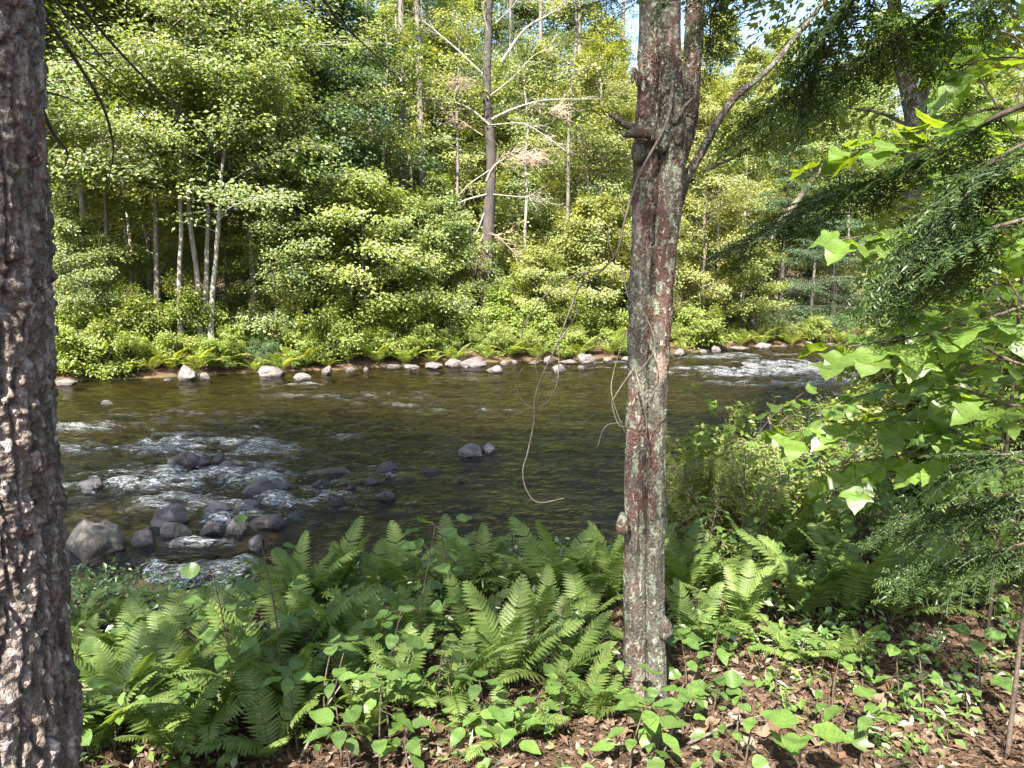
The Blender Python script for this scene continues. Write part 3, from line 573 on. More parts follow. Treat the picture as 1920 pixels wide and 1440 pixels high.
for i, (px, bk) in enumerate(((105, 4.5), (150, 6.0), (205, 3.2), (262, 4.6), (300, 2.4), (338, 1.4), (430, 6.0), (520, 3.6), (585, 5.2), (655, 6.2), (720, 4.4), (790, 6.0), (850, 4.2), (985, 5.0), (1055, 4.0), (1115, 5.4), (1290, 4.6), (1345, 5.6), (1520, 4.0), (1585, 6.0))):
    put_tree('slim_a' if i % 2 else 'slim_b', 'slim_tree', f'slim bare-stemmed {"pale" if i % 2 else "grey"} tree, {ordn(i)} from the left in the far bank understorey', 'tree', px, bk, random.uniform(0.8, 1.1), None, 'slim trees in the far bank understorey')
def leaning_trunk():
    x, y = far_spot(1405, 1.5); b = np.array([x, y, gz(x, y)])
    o = thing('leaning_tree', 'leaning grey tree trunk slanting right before the dark hemlock', 'tree', b)
    pts = np.array([[0, 0, -0.2], P(1425, 500, y) - b, P(1455, 430, y + 0.4) - b, P(1500, 370, y + 0.8) - b, P(1560, 290, y + 1.2) - b]); mb = MB(); tube(mb, pts, [0.22, 0.18, 0.16, 0.13, 0.08], 10, 30)
    link('trunk', mb.mesh('leaning_trunk', M_MBARK), o)
    w, lv = PROTO['young_b']; c = link('crown', lv, o, pts[-1] + [0.2, 0.3, -2.2], (0, 0, 1.0), 0.75)
leaning_trunk()
# further rows
ROWS = [('second', 13.5, 15, ['maple_a', 'lime_a', 'hem_a', 'maple_b', 'dark_a', 'maple_d', 'young_b'], (0.9, 1.15), 3),
        ('third', 21, 17, ['maple_b', 'dark_a', 'maple_a', 'hem_a', 'pine_a', 'lime_a'], (1.0, 1.3), 4),
        ('deepest', 34, 19, ['maple_a', 'dark_a', 'hem_a', 'maple_b', 'pine_b'], (1.1, 1.4), 8)]
NAMES = {'maple_a': 'maple', 'maple_d': 'maple', 'maple_b': 'maple', 'lime_a': 'birch', 'hem_a': 'hemlock', 'dark_a': 'oak', 'young_b': 'young maple', 'pine_a': 'pine', 'pine_b': 'pine', 'maple_c': 'maple', 'young_a': 'young maple'}
for (rn, bk, n, kinds, (s0, s1), jit) in ROWS:
    for i in range(n):
        px = -140 + (2200) * (i + 0.5) / n + random.uniform(-40, 40)
        kd = kinds[(i * 3 + len(rn)) % len(kinds)]; sc = random.uniform(s0, s1)
        if 720 < px < 1200: 
            sc *= 0.95 if kd not in ('pine_a', 'pine_b') else 1.0
        nm = NAMES[kd]
        put_tree(kd, nm.replace(' ', '_') + ('_tree' if 'young' not in nm else ''), f'{ordn(i)} tree from the left in the {rn} row of the far wood, a {nm}', nm + ('' if 'young' in nm else ' tree'), px, bk + random.uniform(-jit, jit), sc, None, f'{rn} row of trees in the far wood')
# shrubs at the far waterline and just behind
SH = []
for i in range(30):
    SH.append((100 + 1560 * (i + 0.5) / 30 + random.uniform(-14, 14), random.uniform(0.3, 0.75), random.choice(['s1', 's2', 's1', 's2', 's4']), random.choice([0.34, 0.5, 0.6, 0.85, 0.45]) * random.uniform(0.9, 1.15), 'waterside'))
for i in range(24):
    SH.append((90 + 1850 * (i + 0.5) / 24 + random.uniform(-20, 20), random.uniform(1.6, 2.6), random.choice(['s1', 's3', 's3', 's4', 's2']), random.uniform(0.7, 1.1), 'middle'))
for i in range(24):
    SH.append((70 + 1900 * (i + 0.5) / 24 + random.uniform(-25, 25), random.uniform(4, 7.5), random.choice(['s3', 's4', 's4', 's1']), random.uniform(0.9, 1.5), 'back'))
SH = [s for s in SH if not (1395 < s[0] < 1600 and s[4] != 'waterside')]
for row in ('waterside', 'middle', 'back'):
    for i, (px, bk, kd, sc, _) in enumerate([s for s in SH if s[4] == row]):
        col_ = {'s1': 'bright green', 's2': 'low yellow green', 's3': 'narrow-leaved', 's4': 'dark green'}[kd]
        put_tree(kd, 'shrub', f'{col_} shrub, {ordn(i)} from the left in the {row} row of far bank shrubs', 'shrub', px, bk, sc, None, f'{row} row of shrubs on the far bank', P_=SHRUB)
# ------------------------------------------------------------------ rocks
def rock_mesh(seed, mat, angular=0.0, res=26):
    g = np.random.default_rng(seed)
    th = np.linspace(0, math.pi, res); ph = np.linspace(0, 2 * math.pi, res * 2, endpoint=False)
    T_, Ph = np.meshgrid(th, ph, indexing='ij')
    D = np.stack([np.sin(T_) * np.cos(Ph), np.sin(T_) * np.sin(Ph), np.cos(T_)], -1).reshape(-1, 3)
    r = 1 + 0.26 * fbm(D[:, 0] * 1.3 + seed, D[:, 1] * 1.1, D[:, 2] * 1.1, seed, 2) + 0.05 * fbm(D[:, 0] * 5, D[:, 1] * 5, D[:, 2] * 5, seed + 3, 3)
    V = D * r[:, None]
    for c in range(int(4 + angular * 12)):
        n = nrm(g.normal(size=3) + [0, 0, 0.3]); lim = g.uniform(0.62, 0.92) if angular > 0.3 else g.uniform(0.70, 0.95)
        e = V @ n - lim; V = V - np.maximum(e, 0)[:, None] * n * 0.92
    V = V * [0.5, 0.5, 0.5]
    i = np.arange(res - 1)[:, None] * res * 2; j = np.arange(res * 2)[None, :]; j2 = (j + 1) % (res * 2)
    Q = np.stack([i + j, i + res * 2 + j, i + res * 2 + j2, i + j2], -1).reshape(-1, 4)
    return mesh_np('rock', V, Q, mat, angular < 0.3)
RM = {}
for key, mat, ang in (('p', M_ROCK_P, 0.2), ('d', M_ROCK_D, 0.5), ('g', M_ROCK_G, 0.28), ('t', M_ROCK_T, 0.2), ('m', M_ROCK_M, 0.2), ('a', M_ROCK_D, 1.0)):
    RM[key] = [rock_mesh(300 + 10 * len(RM) + k, mat, ang + (0.22 if k % 2 and ang < 0.3 else 0)) for k in range(6)]
def put_rock(kind, px, py, w, h, label, group, k, sink=0.35, name='rock', up=0.0):
    p = G(px, py, True); dist = p[1]
    W = (1.05 if kind == 'a' else random.uniform(0.74, 0.92)) * w / FPX * dist; H = max(h / FPX * dist * (0.75 if kind == 'a' else random.uniform(0.8, 1.05)), 0.05)
    o = link(name, RM[kind][k % 6], None, (p[0], p[1] + W * 0.3, H * (0.5 - sink) + up), (random.uniform(-0.08, 0.08), random.uniform(-0.08, 0.08), random.uniform(0, 6.28) if abs(W - H) < 0.3 * W else random.uniform(-0.4, 0.4)), (W * 1.12, W * random.uniform(0.8, 1.05), H / (1 - sink)))
    return tag(o, label, 'rock' if name == 'rock' else 'boulder', group)
GN = 'stones in the shallow left of the river'
NEAR = [('t', 162, 1040, 122, 92, 'big tan boulder in the water against the furrowed pine trunk', 'boulder'),
        ('p', 308, 990, 108, 50, 'large rounded purple stone right of the big tan boulder'), ('p', 262, 1020, 52, 46, 'small round purple stone touching the big tan boulder gap'),
        ('p', 320, 1010, 74, 34, 'oval purple stone below the large rounded purple stone'), ('d', 324, 1030, 38, 20, 'little black wet stone at the lip of the small cascade'),
        ('p', 398, 1002, 50, 30, 'grey blue half-sunk stone, left of the pair beyond the cascade'), ('p', 440, 1000, 38, 32, 'round grey stone, right of the pair beyond the cascade'),
        ('d', 478, 1030, 44, 42, 'pale submerged slab pointing towards the ferns'), ('p', 500, 990, 70, 26, 'wide flat wet slab behind the submerged slab'),
        ('d', 402, 965, 64, 24, 'dark washed-over stone behind the grey blue pair'), ('d', 466, 953, 40, 18, 'small black stone in the white water'),
        ('d', 484, 932, 64, 32, 'dark jagged stone above the white water'), ('d', 522, 922, 50, 18, 'low dark stone beside the dark jagged stone'),
        ('a', 163, 918, 42, 30, 'lone black pointed stone near the furrowed pine trunk'), ('p', 342, 875, 58, 34, 'blocky violet stone under the upper riffle'),
        ('d', 376, 874, 30, 20, 'small dark stone right of the blocky violet stone'), ('p', 410, 868, 32, 16, 'small pale topped stone behind the flat violet one'),
        ('p', 428, 884, 54, 20, 'flat violet stone below the upper riffle'), ('p', 467, 893, 46, 20, 'tilted grey stone at the right end of the riffle stones'),
        ('p', 552, 974, 48, 14, 'flat washed slab at the edge of the white water'), ('p', 600, 915, 36, 18, 'rounded grey stone, leftmost of the mid-river scatter'),
        ('p', 628, 946, 28, 18, 'small blue grey stone lowest in the mid-river scatter'), ('d', 626, 887, 58, 10, 'long low stone awash above the mid-river scatter'),
        ('p', 660, 918, 22, 14, 'tiny round stone inside the mid-river scatter'), ('d', 696, 907, 42, 10, 'thin flat stone in the mid-river scatter'),
        ('p', 724, 886, 56, 20, 'ridged pale stone at the top of the mid-river scatter'), ('p', 722, 937, 38, 20, 'wet stone with pale top below the ridged pale stone'),
        ('p', 804, 886, 48, 10, 'flat stone awash left of the two black river rocks'), ('d', 862, 902, 14, 12, 'tiny black stone below the two black river rocks'),
        ('a', 884, 856, 52, 32, 'angular black rock in mid river, left of two'), ('a', 915, 850, 34, 28, 'angular black rock in mid river, right of two'),
        ('t', 196, 758, 30, 10, 'small tan stone alone in the far smooth water'), ('m', 1662, 822, 36, 30, 'mossy stone beside the forked tree at the water edge'),
        ('p', 1592, 858, 44, 14, 'flat grey stone in the water left of the forked tree'), ('p', 1640, 838, 34, 12, 'brown flat stone between the mossy stone and flat grey stone'),
        ('d', 1570, 880, 40, 8, 'low dark stone awash under the hanging maple leaves')]
for k, r in enumerate(NEAR):
    put_rock(r[0], r[1], r[2], r[3], r[4], r[5], GN, k, 0.35 if r[4] > 14 else 0.45, r[6] if len(r) > 6 else 'rock', -0.05 if r[2] > 1015 and r[1] < 300 else 0)
FARR = [(118, 724, 40, 14), (312, 716, 24, 9), (345, 714, 60, 28), (382, 712, 36, 20), (507, 708, 54, 24), (562, 714, 38, 20), (612, 704, 38, 18), (655, 698, 26, 10), (686, 698, 18, 10), (735, 692, 36, 10), (772, 694, 30, 10), (810, 693, 52, 16), (850, 690, 42, 20), (886, 690, 58, 32), (945, 686, 16, 12),
        (966, 685, 20, 9), (930, 700, 36, 15), (1000, 684, 26, 8), (1028, 684, 36, 14), (1048, 698, 34, 20), (1068, 684, 34, 9), (1090, 694, 28, 11), (1102, 682, 42, 18), (1138, 680, 34, 11), (1176, 679, 28, 10), (1225, 676, 30, 12), (1275, 668, 30, 14), (1320, 664, 26, 12), (1345, 662, 34, 13), (1386, 658, 40, 11), (1432, 655, 34, 11), (1470, 652, 26, 9), (1512, 650, 34, 12), (1560, 650, 28, 10), (1415, 690, 46, 8)]
FARR = sorted(FARR[:-1]) + FARR[-1:]
for k, (px, py, w, h) in enumerate(FARR):
    lb = 'flat rock awash in the far rapids' if k == len(FARR) - 1 else ('large pale boulder in the middle of the far waterline' if w == 58 else f'pale granite rock, {ordn(k)} from the left along the far waterline')
    put_rock('g', px, py - 2, w * (0.95 if w == 58 else [1.1, 0.7, 0.9, 0.6, 1.0][k % 5]), h * [0.9, 0.7, 1.1, 0.8][k % 4], lb, 'rocks along the far waterline', k, 0.3)
# ------------------------------------------------------------------ near trees
def furrow(theta_m, z, seed):
    """plates of bark: distance to cell borders of a stretched, warped cell pattern; theta_m in metres round the trunk"""
    cu, cz = 0.040, 0.24
    a = theta_m / cu + 0.45 * fbm(theta_m * 12, z * 3.0, seed=seed, oct=3); b = z / cz + 0.6 * fbm(theta_m * 9, z * 5, seed=seed + 5, oct=3)
    f1 = np.full(a.shape, 9.0); f2 = np.full(a.shape, 9.0); ia, ib = np.floor(a), np.floor(b)
    for i in (-1, 0, 1):
        for j in (-1, 0, 1):
            ca, cb = ia + i, ib + j
            d = np.hypot(a - ca - 0.15 - 0.7 * _hash(ca, cb, ca * 0, seed + 1), (b - cb - 0.1 - 0.8 * _hash(ca, cb, ca * 0, seed + 2)) * 0.8)
            f2 = np.where(d < f1, f1, np.minimum(f2, d)); f1 = np.minimum(f1, d)
    return sstep(0.02, 0.17, f2 - f1)
def pine_near():
    b = np.array([-1.24, 1.72, gz(-1.24, 1.72)])
    o = thing('pine_tree', 'thick pine trunk with deeply furrowed bark at the left picture edge', 'pine tree', b)
    edge = [(128, 1860), (143, 1440), (121, 1150), (108, 950), (100, 720), (86, 400), (76, 80), (74, -150)]
    rr_ = [0.27, 0.225, 0.205, 0.2, 0.2, 0.197, 0.193, 0.19]
    pts = np.array([P(px, py, 1.72) - [r * 1.02 + 0.022, 0, 0] for (px, py), r in zip(edge, rr_)]); pts[0][2] = b[2] - 0.1
    def dsp(C, th, rr):
        T_ = th[None, :] * 0.2 + C[:, 2:3] * 0; Z = C[:, 2:3] + T_ * 0
        f = furrow(T_, Z, 71); fine = fbm(T_ * 60, Z * 30, seed=77, oct=3)
        lay = fbm(T_ * 28, Z * 75, seed=79, oct=2)
        seam = sstep(0.0, 0.06, np.minimum(th, 2 * math.pi - th))[None, :]
        return (-0.026 * (1 - f) + 0.006 * f * fine + 0.006 * f * lay + 0.006 * fbm(T_ * 8, Z * 5, seed=80, oct=2)) * seam
    mb = MB(); tube(mb, pts - b, rr_, 250, 560, dsp)
    link('trunk', mb.mesh('pine_trunk', M_PINE), o)
    top = pts[-1] - b; mb = MB(); tube(mb, np.array([top - [0, 0, 0.05], top + [-0.2, -0.1, 5], top + [-0.1, -0.3, 14]]), [0.185, 0.15, 0.03], 14, 30)
    link('trunk_top', mb.mesh('pine_trunk_top', M_PINE), o)
    TW = [[(72, 15), (130, 95), (188, 188), (208, 250), (212, 290), (200, 352)], [(95, -10), (150, 60), (205, 120), (260, 165)], [(138, -10), (200, 70), (270, 145), (340, 215), (410, 285), (500, 360)], [(76, 200), (100, 250), (126, 285), (122, 312)],
          [(130, 95), (180, 130), (235, 180), (290, 240)], [(600, -10), (640, 42), (700, 100), (740, 140)], [(78, 170), (130, 185), (160, 205)], [(212, 100), (160, 95), (120, 40)]]
    for q, L_ in enumerate(TW):
        mb = MB(); n = len(L_); dpt = np.linspace(1.9, [2.6, 2.8, 3.4, 2.3, 2.8, 3.2, 2.3, 2.4][q], n)
        tube(mb, np.array([P(px, py, d) for (px, py), d in zip(L_, dpt)]) - b, np.linspace([0.006, 0.004, 0.005, 0.006, 0.003, 0.004, 0.003, 0.003][q], 0.0018, n), 6, 26)
        link('branch', mb.mesh('pine_twig', M_TWIG), o)
    return o, b
def shade_crown(name_mesh, seed, c, rad, n, size, mat, off, templ=LEAF_T):
    """leafy crown of sprays inside an ellipsoid"""
    g = np.random.default_rng(seed); mb = MB(); wood = MB()
    k = n // 60
    for i in range(k):
        d = nrm(g.normal(size=3)) * g.uniform(0.25, 1.0) ** 0.5; cc = np.array(c) + d * rad
        h = nrm(np.array([d[0], d[1], 0.1])); m = 60
        pos = cc + g.normal(0, 1, (m, 3)) * [0.38, 0.38, 0.06] + h * g.uniform(-0.5, 0.5, (m, 1))
        leaves(mb, pos, size * g.uniform(0.7, 1.3, m), g.normal(0, 0.4, (m, 3)) + [0, 0, 1], g.normal(size=(m, 3)), np.clip(g.normal(0.45, 0.2, m), 0, 1), templ)
    return mb.mesh(name_mesh, mat, False, off)
pine_o, pine_b = pine_near()
link('crown', shade_crown('pine_crown', 401, (-1.4, 1.4, 13.5), (3.4, 3.4, 4.2), 22000, 0.13, M_DARK, pine_b), pine_o)

def twin_tree():
    Y0 = 3.0
    b = np.array([*(G(1212, 1318)[:2]), 0]); Y0 = b[1]; b[2] = gz(b[0], b[1])
    o = thing('twin_stemmed_tree', 'lichened twin-stemmed tree standing in the middle right of the near bank', 'tree', b)
    def stem(pix, hw, seed, dy=0.0, seg=56, n=260, amp=1.0, sink=True, nm='stem'):
        pts = np.array([P(px, py, Y0 + dy) - b for px, py in pix]); hw = np.array(hw) / FPX * Y0 * (0.86 if nm == 'stem' else 0.9)
        if sink: pts[0][2] = -0.12
        def dsp(C, th, rr):
            cx, sx_ = np.cos(th)[None, :], np.sin(th)[None, :]; z = C[:, 2:3]
            return amp * rr * (0.14 * fbm(cx * 1.6 + z * 2.2, sx_ * 1.6, z * 2.2, seed, 3) + 0.09 * fbm(cx * 5, sx_ * 5, z * 16, seed + 4, 4) + 0.04 * np.maximum(0, fbm(cx * 12, sx_ * 12, z * 30, seed + 6, 2)))
        mb = MB(); tube(mb, pts, hw, seg, n, dsp)
        return link(nm, mb.mesh('tree_stem', M_MBARK), o)
    stem([(1192, 1345), (1192, 1240), (1190, 1000), (1196, 700), (1206, 450), (1214, 270), (1220, 120), (1222, -120)], [33, 27, 24, 23, 24, 26, 25, 23], 11)
    stem([(1236, 1335), (1228, 1200), (1228, 1000), (1234, 700), (1252, 400), (1262, 270), (1256, 120), (1254, -120)], [28, 23, 21, 21, 25, 27, 22, 20], 12, -0.02)
    stem([(1262, 320), (1284, 240), (1298, 120), (1306, 0), (1312, -120)], [17, 21, 20, 19, 18], 13, 0.03, sink=False)
    br = stem([(1272, 385), (1288, 335), (1318, 280), (1372, 190), (1450, 120), (1570, -30)], [9, 9, 8.5, 7.5, 6, 4.5], 14, 0.05, 16, 80, 0.7, False, 'branch')
    stem([(1318, 320), (1370, 298), (1412, 272)], [3, 2.4, 1.4], 15, 0.05, 8, 24, 0.5, False, 'branch')
    stem([(1222, 252), (1202, 246), (1184, 240), (1165, 228), (1144, 214)], [11, 10, 7, 5, 4.5], 16, -0.09, 14, 40, 1.2, False, 'broken_stub')
    stem([(1212, 250), (1190, 250), (1168, 252)], [9, 9, 5.5], 17, -0.11, 14, 24, 1.2, False, 'broken_stub')
    stem([(1264, 232), (1284, 200), (1302, 182)], [4.5, 4, 2.6], 18, -0.08, 10, 24, 0.8, False, 'broken_stub')
    stem([(1198, 160), (1188, 130), (1186, 155)], [5, 5, 3], 19, -0.05, 10, 20, 1.0, False, 'broken_stub')
    for (px, py, r) in ((1168, 985, 14), (1246, 1180, 15), (1196, 285, 13), (1240, 265, 15), (1270, 255, 14)):          # burls and healed knots
        mb = MB(); c = P(px, py, Y0 - 0.06) - b; s = r / FPX * Y0
        tube(mb, np.array([c + [0, 0.03, -s * 1.4], c + [0, 0, -s * 0.6], c, c + [0, 0, s * 0.7], c + [0, 0.03, s * 1.4]]), [s * 0.3, s * 0.9, s, s * 0.85, s * 0.3], 16, 20, lambda C, th, rr: rr * 0.2 * fbm(np.cos(th)[None, :] * 3, np.sin(th)[None, :] * 3, C[:, 2:3] * 30, 5, 2))
        link('burl', mb.mesh('burl', M_MBARK), o)
    link('crown', shade_crown('twin_crown', 402, (b[0] + 0.4, b[1] + 0.4, 10.6), (3.0, 3.0, 3.0), 16000, 0.12, M_MAPLE, b), o)
    for px, dd in ((1222, -0.5), (1254, 0.3), (1312, 1.1)):
        mb = MB(); p0 = P(px, -115, Y0) - b; tube(mb, np.array([p0 - [0, 0, .03], p0 + [dd * 0.5, -0.2, 2.2], p0 + [dd, -0.4, 5.5]]), [0.047, 0.035, 0.01], 10, 24)
        link('upper_stem', mb.mesh('upper_stem', M_MBARK), o)
    # the vine that leaves the trunk and its hanging tendrils
    v = thing('hanging_vine', 'thin grey vine looping down over the water from the twin-stemmed tree', 'vine', P(1200, 330, Y0 - 0.1)); vb = np.array(v.location)
    VN = [([(1262, 150), (1256, 210), (1238, 255), (1210, 305), (1192, 345), (1172, 410), (1158, 470), (1130, 505), (1085, 540)], 0.0065, 0.004, 0), ([(1085, 540), (1065, 590), (1045, 645), (1018, 700), (1003, 745), (1001, 790), (990, 845), (980, 885), (988, 920), (1010, 942), (1058, 934)], 0.004, 0.0026, 0.1),
          ([(1130, 505), (1070, 520), (1022, 555), (985, 605), (978, 632)], 0.004, 0.0022, 0.1), ([(980, 690), (968, 715), (975, 745), (1000, 765), (1030, 750), (1046, 710), (1048, 645)], 0.0032, 0.0022, 0.12), ([(1048, 640), (1080, 590), (1075, 560)], 0.003, 0.003, 0.1),
          ([(1165, 500), (1180, 560), (1212, 595), (1228, 650), (1205, 690)], 0.003, 0.002, -0.09), ([(1188, 690), (1155, 740), (1148, 760), (1165, 800), (1200, 770), (1250, 700)], 0.0028, 0.0018, -0.09), ([(1190, 690), (1206, 750), (1212, 810), (1196, 835)], 0.004, 0.002, -0.11), ([(1168, 790), (1135, 800), (1120, 838)], 0.0025, 0.0018, -0.05), ([(1174, 620), (1150, 700), (1148, 745), (1172, 812)], 0.0025, 0.0015, -0.05),
          ([(1030, 640), (1005, 680), (1012, 730), (1000, 775)], 0.0022, 0.0015, 0.15), ([(1150, 480), (1140, 440), (1150, 400)], 0.003, 0.002, 0.05)]
    for (L_, r0, r1, dy) in VN:
        mb = MB(); tube(mb, np.array([P(px, py, Y0 - 0.10 + dy * (k / len(L_) + 0.5) + random.uniform(-0.02, 0.02)) for k, (px, py) in enumerate(L_)]) - vb, np.linspace(r0, r1, len(L_)) * 0.85, 6, len(L_) * 8)
        link('tendril', mb.mesh('tendril', M_VINE), v)
    return o
twin_tree()
def forked_tree():
    b = G(1694, 868); b[2] = gz(b[0], b[1]); Y0 = b[1]
    o = thing('forked_tree', 'slim grey tree forking into a narrow V behind the maple leaves at right', 'tree', b)
    def st(pix, hw, seed, nm, sink=False):
        pts = np.array([P(px, py, Y0) - b for px, py in pix]); 
        if sink: pts[0][2] = -0.15
        mb = MB(); tube(mb, pts, np.array(hw) / FPX * Y0, 24, 120, lambda C, th, rr: rr * 0.16 * fbm(np.cos(th)[None, :] * 1.5, np.sin(th)[None, :] * 1.5, C[:, 2:3] * 1.5, seed, 4))
        link(nm, mb.mesh('forked_stem', M_MBARK), o)
    st([(1694, 880), (1698, 820), (1702, 700), (1706, 500), (1712, 330), (1716, 230), (1714, 185)], [23, 17, 16, 16, 16, 17, 20], 21, 'trunk', True)
    st([(1716, 215), (1700, 150), (1686, 90), (1676, 0), (1672, -90)], [14, 13, 12, 11, 10], 22, 'stem')
    st([(1716, 215), (1738, 150), (1752, 90), (1760, 20), (1768, -90)], [13, 9, 8, 7, 6], 23, 'stem')
    st([(1712, 240), (1660, 215), (1620, 206), (1560, 200)], [3, 2.5, 2, 1], 24, 'branch')
    w, lv = PROTO['maple_b']; link('crown', lv, o, (0.1, 0.2, 1.6), (0, 0, 2.0), (0.72, 0.72, 0.8))
forked_tree()
# trees that stand beside and behind the viewer and shade the bank
for k, (x, y, h, r, n, lb) in enumerate(((-4.5, -5.9, 14.5, 2.1, 11000, 'tall leafy maple behind the viewer'), (0.8, -7.6, 14.0, 2.4, 6500, 'leafy maple straight behind the viewer'), (-6.5, -4.0, 13.5, 2.8, 9000, 'leafy maple behind the viewer on the left'),
                                      (-5.5, -0.8, 14.5, 3.2, 17000, 'leafy maple left of the viewer near the furrowed pine'), (-9.0, 1.5, 14.0, 3.2, 15000, 'leafy maple at the left water edge outside the view'), (4.8, -3.4, 13.0, 2.6, 5000, 'leafy maple behind the viewer on the right'))):
    z = gz(x, y); o = thing('maple_tree', lb, 'maple tree', (x, y, z), 0, 'trees around the viewer')
    mb = MB(); tube(mb, np.array([[0, 0, -0.1], [0.1, 0, h * 0.5], [0, 0.1, h]]), [0.17, 0.12, 0.03], 10, 30); link('trunk', mb.mesh('near_trunk', M_FBARK), o)
    link('crown', shade_crown('near_crown', 410 + k, (0, 0, h - 1.5), (r, r, 2.6), n, 0.12, M_MAPLE, (0, 0, 0)), o)
# ------------------------------------------------------------------ ferns
def frond_mesh(seed, th0, th1, mat, pairs=22, K=12, low=False, width=0.17):
    """one frond of length 1 growing from the origin along +X and up, arching over"""
    g = np.random.default_rng(seed); n = 60; s = np.linspace(0, 1, n)
    th = th0 + (th1 - th0) * s ** 1.25; st = 1.0 / (n - 1)
    x = np.concatenate([[0], np.cumsum(np.sin(th[:-1]) * st)]); z = np.concatenate([[0], np.cumsum(np.cos(th[:-1]) * st)])
    yy = 0.05 * g.normal() * s ** 2
    C = np.stack([x, yy, z], 1); T_ = nrm(np.gradient(C, axis=0)); side = np.array([0, 1.0, 0]); mb = MB()
    tube(mb, C[::3], np.linspace(0.0055, 0.0012, len(C[::3])), 4 if not low else 3, cap=False, var=0.35)
    for i in range(pairs):
        t = (i + 0.3) / pairs; sp = 0.20 + 0.79 * t; k = min(n - 1, int(sp * (n - 1))); o = C[k]; tg = T_[k]; nn = np.cross(tg, side); nn = nn if nn[2] > 0 else -nn
        L_ = width * (min(1, 0.45 + 2.2 * t) * (1 - t ** 2.2) ** 0.75 + 0.06); w = min(0.30 * L_, 0.019) + 0.003
        for sg in (-1, 1):
            d = nrm(side * sg + tg * (0.22 + 0.5 * t) + nn * g.uniform(-0.12, 0.12)); wv = nrm(np.cross(nn, d)); v = float(np.clip(0.45 + 0.15 * g.normal(), 0, 1))
            L2 = L_ * g.uniform(0.9, 1.08)
            if low:
                mb.add(np.array([o, o + d * L2 * 0.45 + wv * w, o + d * L2 - nn * 0.12 * L2, o + d * L2 * 0.45 - wv * w]), None, [[0, 1, 2], [0, 2, 3]], v); continue
            q = np.linspace(0, 1, K + 1); dr = -nn[None] * (0.16 * L2 * q ** 2)[:, None]
            cen = o + d * (L2 * q)[:, None] + dr
            ww = w * (1 - q ** 2.4) * np.where(np.arange(K + 1) % 2 == 1, 1.0, 0.62) + 0.0006
            tw = g.uniform(-0.25, 0.25)
            up_ = nn * 0.28
            A = cen + wv * ww[:, None] + up_ * ww[:, None] * (1 + tw) + d * (0.35 * w); B = cen - wv * ww[:, None] + up_ * ww[:, None] * (1 - tw) + d * (0.35 * w)
            V = np.concatenate([cen, A, B]); m = K + 1; i0 = np.arange(K)
            Qs = np.concatenate([np.stack([i0, i0 + 1, m + i0 + 1, m + i0], 1), np.stack([i0 + 1, i0, 2 * m + i0, 2 * m + i0 + 1], 1)])
            mb.add(V, Qs, None, v)
    return mb.mesh('fern_frond', mat, False)
FRONDS = [frond_mesh(500 + k, R(a), R(b_), M_FERN, width=w_) for k, (a, b_, w_) in enumerate(((8, 45, 0.16), (14, 62, 0.17), (20, 80, 0.17), (28, 98, 0.16), (40, 112, 0.15), (16, 70, 0.19), (30, 86, 0.18)))]
FERN_ROWS = {
 'waterside': [(150, 1190, .62), (235, 1180, .66), (330, 1175, .6), (410, 1165, .62), (490, 1155, .7), (560, 1150, .85), (625, 1150, .9), (690, 1140, .8), (760, 1135, .85), (835, 1130, .95), (905, 1125, .7), (985, 1120, .7), (1045, 1130, .9), (1100, 1125, .75), (1150, 1140, .95), (1290, 1130, .75), (1345, 1120, .7), (1415, 1090, .8), (1480, 1070, .8), (1545, 1050, .7)],
 'middle': [(165, 1275, .66), (230, 1250, .7), (300, 1240, .74), (365, 1265, .72), (430, 1230, .66), (500, 1260, .7), (560, 1235, .72), (640, 1235, .62), (700, 1250, .55), (780, 1215, .6), (880, 1205, .55), (1010, 1205, .55), (1090, 1190, .6), (1300, 1215, .6), (1390, 1190, .6), (1520, 1160, .8), (1590, 1165, .85), (1665, 1170, .8), (1745, 1150, .7), (1830, 1130, .7)],
 'front': [(180, 1420, .55), (240, 1365, .6), (320, 1345, .62), (400, 1375, .6), (470, 1330, .6), (560, 1345, .5), (640, 1330, .45), (945, 1300, .62), (950, 1395, .36), (1500, 1250, .42), (1590, 1262, .40), (750, 1330, .55), (850, 1330, .5), (1050, 1290, .5), (690, 1400, .45), (1110, 1360, .4), (520, 1420, .45), (330, 1430, .5)],
}
SPEC = {('front', 7): 'upright vase-shaped fern standing alone left of the twin-stemmed tree', ('front', 8): 'small drooping fern below the upright vase-shaped one', ('middle', 15): 'dark feathery fern under the maple sapling, left of a pair', ('middle', 16): 'dark feathery fern under the maple sapling, right of a pair',
        ('waterside', 14): 'tall sunlit fern against the left side of the twin-stemmed tree', ('waterside', 9): 'tall fern with three fronds standing up against the dark water', ('front', 9): 'low fern with drooping yellowing fronds over the dry leaves'}
